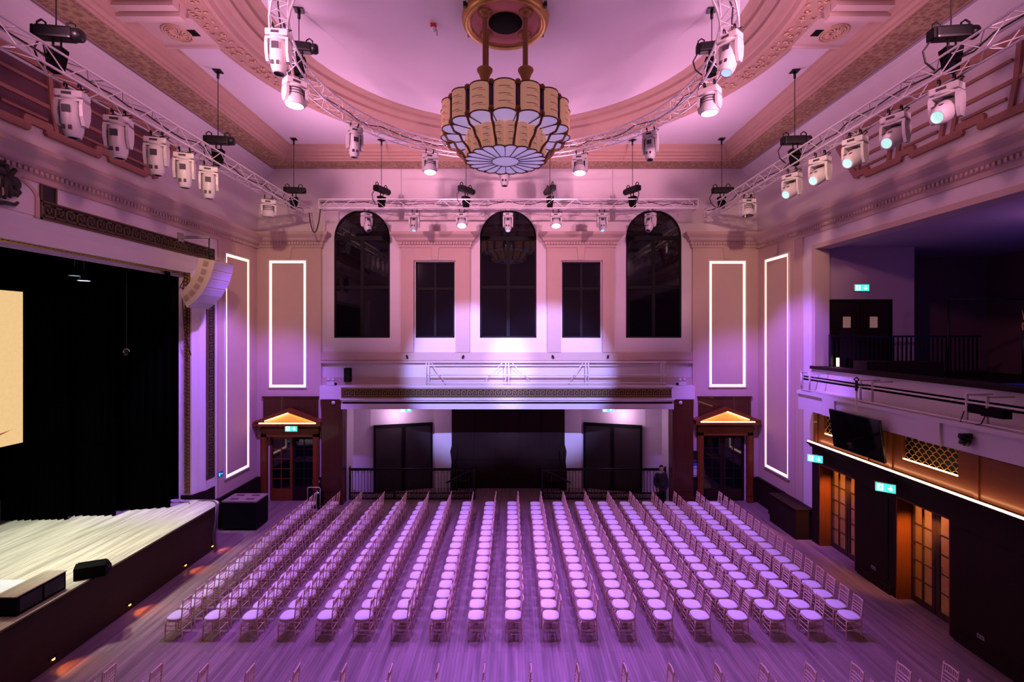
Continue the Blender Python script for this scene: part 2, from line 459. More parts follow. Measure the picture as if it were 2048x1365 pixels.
# windows ----------------------------------------------------------
wn = 0
for (a, b, arch) in sorted([(a, b, True) for a, b in AW]+[(a, b, False) for a, b in RW]):
    wn += 1
    m = MB(); y0, y1 = YB+0.03, YB+0.11; z0 = 6.86; f = 0.07; c = (a+b)/2
    m.box(a, b, y0, y1, z0, z0+f); 
    if arch:
        r = (b-a)/2; zc = 12.25-r
        m.box(a, a+f, y0, y1, z0, zc); m.box(b-f, b, y0, y1, z0, zc)
        n = 28
        for i in range(n):
            g0 = PI*i/n; g1 = PI*(i+1)/n
            m.prism([(c+r*math.cos(g0), zc+r*math.sin(g0)), (c+r*math.cos(g1), zc+r*math.sin(g1)),
                     (c+(r-f)*math.cos(g1), zc+(r-f)*math.sin(g1)), (c+(r-f)*math.cos(g0), zc+(r-f)*math.sin(g0))], y0, y1, 'y')
        m.box(a+f, b-f, y0, y1, zc-0.10, zc+0.08)
        m.box(c-0.07, c+0.07, y0, y1, z0+f, zc-0.1)
        m.box(a+f, c-0.07, y0, y1, 8.93, 9.05); m.box(c+0.07, b-f, y0, y1, 8.93, 9.05)
        gm = MB(); pts = [(a+.02, z0+.02), (b-.02, z0+.02)]+[(c+(r-.02)*math.cos(PI*i/24), zc+(r-.02)*math.sin(PI*i/24)) for i in range(25)]
        gm.prism(pts, YB+0.065, YB+0.075, 'y')
        nm = 'arched'
    else:
        m.box(a, a+f, y0, y1, z0, 10.06); m.box(b-f, b, y0, y1, z0, 10.06); m.box(a, b, y0, y1, 10.06-f, 10.06)
        m.box(c-0.05, c+0.05, y0, y1, z0+f, 10.06-f)
        m.box(a+f, c-0.05, y0, y1, 8.88, 8.98); m.box(c+0.05, b-f, y0, y1, 8.88, 8.98)
        gm = MB(); gm.box(a+.02, b-.02, YB+0.065, YB+0.075, z0+.02, 10.04)
    w_ = struct('window_%d' % wn, m, 'black_paint')
    gm.build('glass', 'glass_dark', w_)
    bk = MB(); bk.box(a-0.1, b+0.1, YB+0.41, YB+0.45, z0-.1, 12.4); struct('wall_behind_window_%d' % wn, bk, 'void_dark')

# stepped plaster trims of the back wall -----------------------------
ENT = [(0,0),(.06,0),(.06,.10),(.11,.12),(.11,.22),(.20,.28),(.24,.38),(.34,.46),(.38,.50),(.38,.61),(0,.61)]
def entab(x0, x1, y, ends=(True, True)):
    m = MB(); z = 10.63
    path = []
    if ends[0]: path += [((x0, YB, z), (-1, 0, 0)), ((x0, y, z), (-1, -1, 0))]
    else: path += [((x0, y, z), (0, -1, 0))]
    if ends[1]: path += [((x1, y, z), (1, -1, 0)), ((x1, YB, z), (1, 0, 0))]
    else: path += [((x1, y, z), (0, -1, 0))]
    m.sweep(ENT, path)
    k = int((x1-x0)/0.115)
    for i in range(k):
        x = x0+(i+.5)*(x1-x0)/k
        m.box(x-.030, x+.030, y-.17, y-.10, z+.11, z+.215)
    trim(m, 'beige_paint')
YP = YB-0.14
entab(XL, -7.96, YP, (False, True)); entab(7.58, XR, YP, (True, False))
entab(-4.63, -1.75, YP); entab(1.50, 4.30, YP)
def pil(m, x0, x1, z0, z1, yf=YP): m.box(x0, x1, yf, YB, z0, z1)
for (x0, x1, wa, wb) in ((-4.63, -1.75, -4.10, -2.34), (1.50, 4.30, 2.07, 3.81)):
    m = MB(); pil(m, x0, wa, 6.25, 10.10); pil(m, wb, x1, 6.25, 10.10); pil(m, x0, x1, 10.10, 10.63)
    c = (x0+x1)/2
    m.prism([(c-.10, 10.12), (c+.10, 10.12), (c+.16, 10.63), (c-.16, 10.63)], YP-.05, YP, 'y')
    trim(m, 'beige_paint')
for (x0, x1, op, px0, px1) in ((XL, -7.96, D1, 0, 0), (7.58, XR, D2, 0, 0)):
    m = MB(); pil(m, x0, x1, 4.4, 10.63)
    pil(m, x0, op[0]-.12, 0, 4.4); pil(m, op[1]+.12, x1, 0, 4.4); pil(m, op[0]-.12, op[1]+.12, 2.9, 4.4)
    c = (x0+x1)/2
    m.prism([(c-.08, 10.15), (c+.08, 10.15), (c+.14, 10.63), (c-.14, 10.63)], YP-.05, YP, 'y')
    trim(m, 'panel_paint')
m = MB()
pil(m, -7.96, 7.58, 5.86, 6.25, YB-.10)
m.box(-7.96, 7.58, YB-.16, YB-.10, 5.80, 5.90); m.box(-7.96, 7.58, YB-.13, YB-.10, 5.92, 5.95)
m.box(-7.96, 7.58, YB-.08, YB, 4.87, 5.20)
trim(m, 'beige_paint')

# projecting canopy over the vestibule opening ------------------------
m = MB()
x0, x1 = -6.93, 6.60
m.box(x0, x1, 19.30, YB, 4.26, 4.86)
m.box(x0, x1, 19.30, YB+.39, 3.96, 4.18)
m.box(x0, x1, 19.36, YB, 4.18, 4.26)
m.box(x0-.04, x1+.04, 19.26, YB, 4.86, 4.91)
m.box(x0-.02, x1+.02, 19.24, 19.30, 4.34, 4.40)
m.box(-7.9, -6.97, 19.55, YB, 4.33, 4.88); m.box(6.64, 7.55, 19.55, YB, 4.33, 4.88)
trim(m, 'white_paint')
m = MB(); m.box(x0+.05, x1-.05, 19.345, 19.36, 4.18, 4.26); trim(m, 'black_matte')
m = MB(); m.box(x0+.02, x1-.1, 19.285, 19.30, 4.43, 4.81)
trim(m, 'fret_ground')
m = MB(); meander(m, x1-x0-.24, 0.23, basis((x0+.08, 19.285, 4.505), (1,0,0), (0,1,0)))
for z in (4.44, 4.77): m.box(x0+.02, x1-.1, 19.27, 19.285, z, z+.03)
m.box(x0+.02, x0+.05, 19.27, 19.285, 4.44, 4.80); m.box(x1-.13, x1-.10, 19.27, 19.285, 4.44, 4.80)
trim(m, 'gold')

# wooden piers at both ends of the canopy ------------------------------
for (x0, x1) in ((-7.80, -6.94), (6.61, 7.47)):
    m = MB(); m.box(x0, x1, 19.5, YB+.4, 0, 4.32)
    m.box(x0-.03, x1+.03, 19.47, 19.5, 0, .35); m.box(x0+.12, x1-.12, 19.485, 19.5, .55, 3.9)
    trim(m, 'panel_wood_v')

# vestibule behind -----------------------------------------------------
m = MB()
for s in (-1, 1):
    ox = -0.16
    def X(v): return ox+s*v
    def wallseg(p, q, z0=0, z1=4.2, t=.12):
        p = Vector(p); q = Vector(q); n = Vector((-(q-p).y, (q-p).x)).normalized()*t
        if n.y < 0: n = -n
        m.add([(p.x,p.y,z0),(q.x,q.y,z0),(q.x+n.x,q.y+n.y,z0),(p.x+n.x,p.y+n.y,z0),
               (p.x,p.y,z1),(q.x,q.y,z1),(q.x+n.x,q.y+n.y,z1),(p.x+n.x,p.y+n.y,z1)],
              [(0,3,2,1),(4,5,6,7),(0,1,5,4),(1,2,6,5),(2,3,7,6),(3,0,4,7)])
    wallseg((X(6.9), 20.9), (X(6.05), 20.95)); wallseg((X(6.05), 20.95), (X(3.35), 21.75)); wallseg((X(3.35), 21.65), (X(2.45), 21.62))
m.box(-7.2, -6.95, YB+.4, 22, 0, 4.2); m.box(6.62, 6.9, YB+.4, 22, 0, 4.2)
struct('wall_vestibule', m, 'white_paint')
m = MB(); m.box(-7.2, 7.0, YB+.4, 22.1, 3.96, 4.1); struct('ceiling_vestibule', m, 'white_paint')
m = MB(); m.box(-2.72, 2.42, 21.6, 21.75, 0, 3.96)
for i in range(5):
    x = -2.6+i*1.0
    m.box(x, x+.88, 21.57, 21.6, .25, 1.1); m.box(x, x+.88, 21.57, 21.6, 1.3, 3.5)
m.box(-2.72, 2.42, 21.52, 21.6, 3.6, 3.75)
struct('wall_vestibule_panelling', m, 'dark_wood')

def closed_leaf(m, w, h, M, t=.045, rails=0.11):
    m.box(0, w, 0, t, 0, h, M); m.box(rails, w-rails, -.012, 0, .22, h*.42, M); m.box(rails, w-rails, -.012, 0, h*.46, h-.14, M)
# big black doors on the canted walls
dn = 2
for s in (-1, 1):
    ox = -0.16
    p = Vector((ox+s*5.93, 20.98-.035, 0)); q = Vector((ox+s*3.45, 21.72-.035, 0))
    if s > 0: p, q = q, p
    ex = (q-p).normalized(); ey = Vector((-ex.y, ex.x, 0))
    M = basis(p - ey*.03, ex, ey); W_ = (q-p).length; dn += 1
    m = MB(); m.box(0, .10, -.05, 0, 0, 2.95, M); m.box(W_-.10, W_, -.05, 0, 0, 2.95, M); m.box(0, W_, -.05, 0, 2.85, 3.0, M); m.box(W_/2-.08, W_/2+.08, -.06, 0, 0, 2.85, M)
    d = struct('door_%d' % dn, m, 'black_paint')
    for k in (0, 1):
        lf = MB(); a = .10 if k == 0 else W_/2+.08
        lf.box(a, a+W_/2-.18, -.03, 0, .02, 2.85, M); lf.build('door_leaf', 'door_charcoal', d)

# wooden side doors with pediments (door_1, door_2) ----------------------
def glazed_leaf(w, h, cols=2, rows=5, t=.05, lower=.5, stile=.10):
    """returns frame mesh builder and glass mesh builder in leaf coordinates"""
    f = MB(); g = MB()
    f.box(0, stile, 0, t, 0, h); f.box(w-stile, w, 0, t, 0, h); f.box(stile, w-stile, 0, t, 0, lower); f.box(stile, w-stile, 0, t, h-.14, h)
    f.box(stile+.05, w-stile-.05, -.01, 0, .14, lower-.06)
    iw = w-2*stile
    for i in range(1, cols): x = stile+iw*i/cols; f.box(x-.014, x+.014, 0, t, lower, h-.14)
    for i in range(1, rows): z = lower+(h-.14-lower)*i/rows; f.box(stile, w-stile, .004, t-.004, z-.014, z+.014)
    g.box(stile, w-stile, t/2-.003, t/2+.003, lower, h-.14)
    return f, g
for i, (op, sgn) in enumerate(((D1, 0), (D2, 1))):
    a, b, _, h = op; c = (a+b)/2
    m = MB()
    for (x0, x1) in ((a-.24, a), (b, b+.24)):
        m.box(x0, x1, 19.72, YP, 0, h+.12); m.box(x0+.05, x1-.05, 19.69, 19.72, .3, h)
    m.box(a-.24, b+.24, 19.72, YB, h, h+.22)
    m.box(a-.26, b+.26, 19.66, YP, h+.22, h+.36)
    m.box(a-.24, b+.24, 19.74, YP, h+.36, h+.50)
    d = struct('door_%d' % (i+1), m, 'door_wood')
    for k in (0, 1):
        f, g = glazed_leaf((b-a)/2-.02, h-.03)
        lf = f.build('door_leaf', 'dark_wood' if k or i else 'door_wood', d, loc=(a+.01+k*((b-a)/2), 19.98, .015))
        g.build('glass', 'glass_dark', lf)
    # pediment with a lit tympanum
    pb, pt = h+.50, h+1.12
    x0, x1 = a-.42, b+.42
    p = MB()
    p.box(x0, x1, 19.44, YP, pb, pb+.09)
    for sg in (0, 1):
        q0 = (x0, pb+.09) if sg == 0 else (x1, pb+.09)
        q1 = (c, pt)
        if sg == 0: poly = [(q0[0], q0[1]), (q0[0], q0[1]+.09), (q1[0], q1[1]+.09), (q1[0], q1[1]-.05)]
        else: poly = [(q0[0], q0[1]), (q1[0], q1[1]-.05), (q1[0], q1[1]+.09), (q0[0], q0[1]+.09)]
        p.prism(poly, 19.44, YP, 'y')
    p.build('pediment', 'door_wood', d)
    t_ = MB(); t_.prism([(x0+.25, pb+.09), (x1-.25, pb+.09), (c, pt-.09)], 19.78, 19.85, 'y'); t_.build('tympanum', 'tympanum_glow', d)
    l_ = MB(); l_.box(x0+.22, x1-.22, 19.48, 19.53, pb+.09, pb+.125)
    l_.build('led_strip', 'led_door', d)
    for sg in (-1, 1):
        e = x0+.34 if sg < 0 else x1-.34
        r_ = MB(); r_.prism([(e, pb+.15), (e, pb+.175), (c, pt-.085), (c, pt-.11)], 19.70, 19.74, 'y'); r_.build('led_strip', 'led_door', d)
    u = MB(); u.box(a-.18, b+.18, 19.80, YP, pb+.1, 4.36); u.box(a-.05, b+.05, 19.785, 19.80, pb+1.0-.3, 4.26); u.box(a-.22, b+.22, 19.76, YP, 4.36, 4.42)
    u.build('overdoor_panel', 'panel_wood_v', d)
    v = MB(); v.box(a-.1, b+.1, 21.6, 21.7, 0, 3); v.box(a-.2, a-.1, YB+.4, 21.7, 0, 3); v.box(b+.1, b+.2, YB+.4, 21.7, 0, 3); v.box(a-.2, b+.2, YB+.4, 21.7, 2.95, 3.05)
    struct('wall_lobby_%d' % (i+1), v, 'void_dark')

# wainscot of the back corners and side walls ---------------------------
m = MB()
for (x0, x1) in ((XL, D1[0]-.24), (D1[1]+.24, -7.80), (7.47, D2[0]-.24), (D2[1]+.24, XR)):
    m.box(x0, x1, 19.80, YP, 0, 1.0); m.box(x0, x1, 19.77, YP, 1.0, 1.04)
struct('baseboard_back', m, 'dark_wood')

# side walls ------------------------------------------------------------
COVE = [(0, 0), (.02, .5), (.06, 1.0), (.14, 1.55), (.27, 2.05), (.45, 2.45), (.60, 2.65), (.70, 2.74)]
CORN = [(0,0),(.05,0),(.05,.12),(.10,.14),(.10,.24),(.22,.32),(.26,.42),(.36,.50),(.42,.56),(.42,.66),(.30,.70),(0,.74)]
for (nm, X0, s, y1) in (('left', XL, 1, YB), ('right', XR, -1, YB)):
    m = MB()
    m.sweep(COVE+[(-.4, 2.75), (-.4, 0)], [((X0, YN, 11.20), (s,0,0)), ((X0, y1, 11.20), (s,0,0))])
    trim(m, 'white_paint')
    m = MB()
    yn = YN
    m.sweep(CORN, [((X0, yn, 10.44), (s,0,0)), ((X0, y1-.14, 10.44), (s,0,0))])
    k = int((y1-yn)/0.12)
    for i in range(k):
        y = yn+(i+.5)*(y1-yn)/k
        x = X0+s*.10
        m.box(min(x, x+s*.05), max(x, x+s*.05), y-.032, y+.032, 10.59, 10.675)
    trim(m, 'beige_paint')

# left wall: solid corner bay, wall over the stage opening, wainscot
m = MB()
m.box(XL-.4, XL, 17.05, YB, 0, 11.24)
m.box(XL-.4, XL, YN, 3.8, 0, 11.24)
m.box(XL-.4, XL, 3.8, 17.05, 10.10, 11.24)
m.box(XL-.5, XL-.3, 16.14, 17.05, 0, 11.2)
m.box(XL-.5, XL-.3, 3.8, 16.2, 9.1, 11.2)
struct('wall_left', m, 'white_paint')
# proscenium frame (offsets from the outer edge, inward into the stage)
PR = [(0, .0), (0.0, .45), (-.03, .50), (-.10, .62), (-.14, .80), (-.18, .92), (-.52, .94), (-.52, 1.05)]
m = MB(); vs = []; fs = []
for (dx, o) in PR:
    x = XL+dx
    vs += [(x, 17.05-o, 0.0), (x, 17.05-o, 10.10-o*1.1), (x, 3.8+o, 10.10-o*1.1), (x, 3.8+o, 0.0)]
for i in range(len(PR)-1):
    for k in range(3): fs.append((i*4+k, i*4+k+1, (i+1)*4+k+1, (i+1)*4+k))
m.add(vs, fs); trim(m, 'white_paint')
m = MB()   # beige pilaster face around the lit panel
m.box(XL, XL+.05, 17.25, YB-.14, 1.04, 10.5)
m.prism([(18.36, 10.10), (18.52, 10.10), (18.58, 10.5), (18.30, 10.5)], XL+.05, XL+.10, 'x'); trim(m, 'panel_paint')
# gold egg-and-dart strip round the opening
m = MB()
xg = XL-.20
for i in range(62):
    z = 1.62+i*.121
    m.bbox(xg-.20, xg-.06, 16.085, 16.13, z, z+.085, .02)
for i in range(99):
    y = 4.9+i*.1135
    m.bbox(xg-.20, xg-.06, y, y+.08, 9.035, 9.075, .015)
m.box(xg-.24, xg-.02, 16.12, 16.135, 1.6, 9.1)
trim(m, 'gold')
# fret band
m = MB(); m.box(XL, XL+.02, 16.62, 17.05, 1.9, 10.06); m.box(XL, XL+.02, 10.75, 16.64, 9.64, 10.06); m.box(XL, XL+.02, 10.75, 11.12, 10.06, 10.42); trim(m, 'fret_ground')
m = MB()
Mv = basis((XL+.02, 16.68, 1.95), (0,0,1), (-1,0,0), (0,1,0)); meander(m, 7.7, .30, Mv, .11)
Mh = basis((XL+.02, 10.8, 9.71), (0,1,0), (-1,0,0), (0,0,1)); meander(m, 6.2, .28, Mh)
for z in (9.64, 10.03): m.box(XL+.02, XL+.045, 10.75, 17.05, z, z+.035)
m.box(XL+.02, XL+.045, 10.75, 10.79, 9.64, 10.42); m.box(XL+.02, XL+.045, 11.10, 11.14, 10.06, 10.42)
for y in (16.62, 17.02): m.box(XL+.02, XL+.045, y, y+.03, 1.9, 10.06)
trim(m, 'gold_dark')
m = MB()  # wooden plinth under the proscenium pier and wainscot of the corner bay
m.prism([(XL+.03, 17.08), (XL+.03, 16.6), (XL-.14, 16.09), (XL-.6, 16.09), (XL-.6, 17.08)], 0, 1.55, 'z')
m.box(XL, XL+.12, 17.05, YB-.14, 0, 1.02); m.box(XL, XL+.15, 17.05, YB-.14, 1.02, 1.06)
struct('baseboard_left', m, 'dark_wood')
# arched white field that carries the crest
m = MB(); n = 20; pts = [(8.9, 9.68), (10.62, 9.68)]+[(9.76+.86*math.cos(PI*i/n), 10.05+.40*math.sin(PI*i/n)) for i in range(n+1)]
m.prism(pts, XL, XL+.03, 'x'); trim(m, 'white_paint')
m = MB()
for i in range(n):
    g0, g1 = PI*i/n, PI*(i+1)/n
    m.prism([(9.76+.86*math.cos(g0), 10.05+.40*math.sin(g0)), (9.76+.86*math.cos(g1), 10.05+.40*math.sin(g1)), (9.76+.95*math.cos(g1), 10.05+.46*math.sin(g1)), (9.76+.95*math.cos(g0), 10.05+.46*math.sin(g0))], XL, XL+.06, 'x')
m.box(XL, XL+.06, 10.62, 10.71, 9.64, 10.05); m.box(XL, XL+.06, 8.81, 8.9, 9.64, 10.05)
trim(m, 'beige_paint')

# stage house
m = MB(); m.box(-18.4, -18.2, 2.5, 16.6, 0, 12.2); struct('wall_stage_rear', m, 'black_matte')
m = MB(); m.box(-18.2, -11.3, 16.5, 16.6, 0, 12.2); struct('wall_stage_far', m, 'black_matte')
m = MB(); m.box(-18.2, -11.3, 2.5, 2.6, 0, 12.2); struct('wall_stage_near', m, 'black_matte')
m = MB(); m.box(-18.4, -11.2, 2.5, 16.6, 12.2, 12.3); struct('ceiling_stage', m, 'black_matte')

# right wall ------------------------------------------------------------
ZB0, ZB1 = 5.87, 9.95
YR = 16.15
m = MB()
m.box(XR, XR+.4, YR+.15, YB, 0, 11.24)
m.box(XR, XR+.4, YN, YR+.15, ZB1, 11.24)
m.box(XR, XR+.4, YN, YR+.15, 5.12, ZB0-.04)
struct('wall_right', m, 'white_paint')
m = MB()
m.box(XR-.05, XR, 17.3, YB-.14, 1.04, 10.5); m.box(XR-.03, XR, 16.85, 17.3, 1.04, 10.5)
m.prism([(18.36, 10.10), (18.52, 10.10), (18.58, 10.5), (18.30, 10.5)], XR-.10, XR-.05, 'x'); trim(m, 'panel_paint')
# frame of the balcony opening
m = MB()
m.box(XR-.04, XR+.45, YR, YR+.18, ZB0, ZB1+.12)
m.box(XR-.04, XR+.5, YN, YR, ZB1-.03, ZB1+.12)
trim(m, 'beige_paint')
m = MB(); m.box(XR-.10, XR+.5, YN, YR+.2, ZB0-.04, ZB0+.06); trim(m, 'dark_wood')
# ledge under the balcony
m = MB(); m.box(9.72, XR+.2, YN, YR-.05, 4.50, 5.10); m.box(9.66, 9.74, YN, YR-.05, 5.02, 5.12)
m.box(9.74, XR+.2, YN, YR-.05, 5.10, 5.13)
for y in (7.5, 11.0, 14.5): m.box(9.66, 9.72, y-.28, y+.28, 4.5, 5.02)
trim(m, 'white_paint')
# dark timber wall with two glazed door openings and two grilles
LX = 10.2
DR = [(11.05, 12.60), (14.10, 15.75)]
GR = [(10.85, 12.40), (14.0, 15.5)]
Mx = basis((LX, 0, 0), (0,1,0), (1,0,0), (0,0,1))
m = MB()
wall_xz(m, YN, 16.1, 0, 3.3, 0, .35, [(a, b, 0, 2.72, False) for a, b in DR], Mx)
for (a, b) in ((2, 5), (5.3, 8), (8.3, 10.8), (12.85, 13.85)):
    m.box(LX-.02, LX, a, b, .35, 2.6)
m.box(LX-.05, LX, YN, 10.9, 0, .22); m.box(LX-.05, LX, 12.75, 13.95, 0, .22)
m.box(LX, LX+.35, 16.1, 16.12, 0, 3.3)
struct('wall_right_timber', m, 'dark_wood')
m = MB()
m.sweep([(0,0),(.05,0),(.08,.08),(.14,.10),(.20,.18),(.26,.22),(.26,.27),(0,.27)], [((LX, YN, 3.14), (-1,0,0)), ((LX, 16.0, 3.14), (-1,0,0))])
trim(m, 'dark_wood')
m = MB(); m.box(LX-.25, LX-.20, YN, 15.98, 3.41, 3.445); o_ = trim(m, 'led_orange')
m = MB()
wall_xz(m, YN, 16.05, 3.41, 4.5, .0, .10, [(a, b, 3.76, 4.40, False) for a, b in GR], Mx)
for y in (9.0, 10.4, 12.75, 13.6, 15.85):
    m.box(LX-.03, LX, y-.05, y+.05, 3.41, 4.5)
for (a, b) in ((6.5, 8.8), (9.2, 10.3), (12.9, 13.45)):
    m.box(LX-.015, LX, a, b, 3.8, 4.35)
trim(m, 'panel_wood')
for (a, b) in GR:
    m = MB(); r = .10
    rows = int(.64/.10); cols = int((b-a)/.2)
    for j in range(rows+1):
        for i in range(-1, cols+1):
            yc = a+.1+i*.2+(.1 if j % 2 else 0); zc = 3.76+j*.105
            pts = []
            for k in range(9):
                g = PI*k/8; y = yc+r*math.cos(g); z = zc+r*math.sin(g)
                if a <= y <= b and 3.76 <= z <= 4.40: pts.append((LX+.05, y, z))
            if len(pts) > 1: m.tube(pts, .009, 4, caps=False)
    g_ = thing('wall_grille', 'gilded fish-scale grille %s' % ('left of the hanging screen, near the far corner' if a > 13 else 'between wood panels, right of the hanging screen'), 'grille', (0,0,0))
    m.build('lattice', 'gold', g_)
    b_ = MB(); b_.box(LX+.02, LX+.05, a, b, 3.76, 3.785); b_.build('led_strip', 'led_door', g_)
    m = MB(); m.box(LX+.34, LX+.36, a-.1, b+.1, 3.6, 4.5); struct('wall_behind_grille', m, 'void_dark')

# lobby beyond the glazed doors
m = MB(); m.box(12.6, 12.7, 8, 17, 0, 3.1); m.box(10.55, 12.7, 16.4, 16.5, 0, 3.1); m.box(10.55, 12.7, 8.6, 8.7, 0, 3.1); m.box(10.55, 12.7, 13.2, 13.3, 0, 3.1)
struct('wall_lobby_right', m, 'lobby_wall')
m = MB(); m.box(10.5, 12.7, 8, 17, 3.1, 3.2); struct('ceiling_lobby', m, 'lobby_wall')
for i, (a, b) in enumerate(DR):
    spot('door_downlight', (LX+.14, a+.35, 2.62), (LX+.20, b-.02, 1.5), (1.0, .40, .10), 230, 60, .9, .05)
    m = MB()
    m.box(LX+.0, LX+.5, b-.03, b, 0, 2.72); m.box(LX, LX+.5, a, a+.03, 0, 2.72); m.box(LX, LX+.5, a, b, 2.69, 2.72)
    d = struct('door_%d' % (5+i), m, 'door_wood')
    for k in (0, 1):
        f, g = glazed_leaf((b-a)/2-.04, 2.66, 2, 5, lower=.16, stile=.09)
        lf = f.build('door_leaf', 'door_dark', d, loc=(LX+.42, a+.04+k*((b-a)/2-.01), .01), rot=(0, 0, PI/2))
        g.build('glass', 'glass_obscure', lf)
        h = MB(); h.tube([(0, 0, 0), (-.05, 0, 0), (-.05, 0, .25), (0, 0, .25)], .012, 6)
        h.build('door_handle', 'gold', lf, loc=((b-a)/2-.10 if k == 0 else .05, 0, 1.0), rot=(0, 0, PI/2))
# low timber plinth in the corner beside the lobby wall
m = MB(); m.box(9.70, XR-.05, 16.20, 17.85, 0, 1.0); m.box(XR-.12, XR-.05, 17.85, YB-.14, 0, 1.02); m.box(10.05, XR-.05, 17.85, 18.6, 0, .55)
m.box(9.67, XR-.05, 16.17, 17.88, 1.0, 1.04); m.box(XR-.15, XR-.05, 17.88, YB-.14, 1.02, 1.06)
struct('baseboard_right', m, 'dark_wood')

# side balcony ------------------------------------------------------------
m = MB(); m.box(XR+.0, 18.5, YN, 19, 5.4, 5.55); struct('floor_balcony', m, 'dark_wood')
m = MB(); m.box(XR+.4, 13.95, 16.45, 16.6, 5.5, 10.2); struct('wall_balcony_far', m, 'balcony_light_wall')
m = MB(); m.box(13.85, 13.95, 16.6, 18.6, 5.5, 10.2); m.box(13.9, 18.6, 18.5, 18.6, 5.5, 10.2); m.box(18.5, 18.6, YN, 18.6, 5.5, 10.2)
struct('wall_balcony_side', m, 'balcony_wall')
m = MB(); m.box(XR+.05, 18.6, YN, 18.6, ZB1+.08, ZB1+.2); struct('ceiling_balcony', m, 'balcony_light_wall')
m = MB(); a, b = 10.95, 13.15
m.box(a, a+.08, 16.40, 16.45, 5.55, 8.22); m.box(b-.08, b, 16.40, 16.45, 5.55, 8.22); m.box(a, b, 16.40, 16.45, 8.14, 8.22)
d = struct('door_7', m, 'black_paint')
for k in (0, 1):
    w_ = (b-a)/2-.09; x = a+.08+k*(w_+.02)
    lf = MB(); lf.box(x, x+w_, 16.42, 16.45, 5.56, 8.14); lf = lf.build('door_leaf', 'dark_wood', d)
    g = MB(); cx_ = x+w_*(.55 if k == 0 else .45); g.box(cx_-.13, cx_+.13, 16.405, 16.42, 7.24, 7.62); g.build('vision_panel', 'vision_glass', lf)

# near end wall, behind the camera
m = MB(); m.box(XL-.4, XR+.4, YN-.2, YN, 0, 14.6); struct('wall_near', m, 'white_paint')

# ceiling -------------------------------------------------------------------
XA, XB_, YA, YC_ = XL+.69, XR-.74, 3.60, YB
BAND = [(0, .0), (.06, -.02), (.10, 0), (.88, 0), (.90, -.02), (.94, -.02), (.95, .05), (1.0, .06), (1.03, .15), (1.10, .17), (1.11, .25), (1.18, .28), (1.20, .38), (1.27, .44), (1.28, .54)]
m = MB()
path = [((XA, YA, ZS), (1,1,0)), ((XA, YC_, ZS), (1,-1,0)), ((XB_, YC_, ZS), (-1,-1,0)), ((XB_, YA, ZS), (-1,1,0)), ((XA, YA, ZS), (1,1,0))]
m.sweep(BAND, path, caps=False); trim(m, 'plaster_beige')
m = MB()
x0, x1, y0, y1 = XA+.10, XB_-.10, YA+.10, YC_-.10; w_ = .78; z = ZS-.012
m.box(x0, x0+w_, y0, y1, z, z+.01); m.box(x1-w_, x1, y0, y1, z, z+.01); m.box(x0+w_, x1-w_, y1-w_, y1, z, z+.01); m.box(x0+w_, x1-w_, y0, y0+w_, z, z+.01)
trim(m, 'fret_plaster')
m = MB(); m.box(XL-.4, XR+.4, YN, YA, ZS, ZS+.2)
m.box(XL-.4, XA+.02, YA, YB+.4, ZS, ZS+.2); m.box(XB_-.02, XR+.4, YA, YB+.4, ZS, ZS+.2)
trim(m, 'ceiling_paint')
IX0, IX1, IY0, IY1 = XA+1.27, XB_-1.27, YA+1.27, YC_-1.27
m = MB(); n = 96; vs = []; fs = []
def rect_hit(g):
    dx, dy = math.cos(g), math.sin(g); t = 1e9
    if dx > 1e-9: t = min(t, (IX1-CX)/dx)
    if dx < -1e-9: t = min(t, (IX0-CX)/dx)
    if dy > 1e-9: t = min(t, (IY1-CY)/dy)
    if dy < -1e-9: t = min(t, (IY0-CY)/dy)
    return CX+dx*t, CY+dy*t
angs = sorted(set([2*PI*i/n for i in range(n)]+[math.atan2(y-CY, x-CX) % (2*PI) for x in (IX0, IX1) for y in (IY0, IY1)]))
RO = 6.75
for g in angs:
    x, y = rect_hit(g)
    t = max(RO, 0); vs += [(CX+t*math.cos(g), CY+t*math.sin(g), ZC), (x, y, ZC)]
k = len(angs)
for i in range(k): fs.append((2*i, 2*((i+1) % k), 2*((i+1) % k)+1, 2*i+1))
m.add(vs, fs); m.box(IX0-1.3, IX1+1.3, IY0-1.3, IY1+1.3, ZC+.9, ZC+1.0)
m.lathe([(5.80, 14.92), (4.6, 14.98), (3.0, 15.04), (0.01, 15.06)], 72, Matrix.Translation((CX, CY, 0)))
struct('ceiling', m, 'ceiling_paint')
m = MB()
m.lathe([(7.50, ZC-.005), (7.48, ZC-.07), (7.40, ZC-.07), (7.36, ZC-.03), (6.88, ZC-.03), (6.82, ZC-.08), (6.72, ZC-.08), (6.66, ZC+.02), (6.60, ZC+.04), (6.5, ZC+.12), (6.38, ZC+.16), (6.36, ZC+.24), (6.22, ZC+.30), (6.12, ZC+.30), (6.08, ZC+.38), (5.92, ZC+.42), (5.80, ZC+.42)], 120, Matrix.Translation((CX, CY, 0)), smooth=False)
trim(m, 'plaster_beige')
# carved foliage on the round band
m = MB(); random.seed(3)
for i in range(150):
    g = 2*PI*i/150; r = 7.12
    for k in range(3):
        gg = g+random.uniform(-.012, .012); rr = r+(k-1)*.15+random.uniform(-.03, .03)
        c_ = Vector((CX+rr*math.cos(gg), CY+rr*math.sin(gg), ZC-.045)); t_ = random.uniform(0, 2*PI); R_ = random.uniform(.04, .08)
        pts = [c_+Vector((math.cos(t_+a*.75)*R_*(1-a*.11), math.sin(t_+a*.75)*R_*(1-a*.11), -.015)) for a in range(7)]
        m.tube(pts, [.028, .026, .024, .02, .02, .018, .02], 4)
trim(m, 'plaster_ornament')
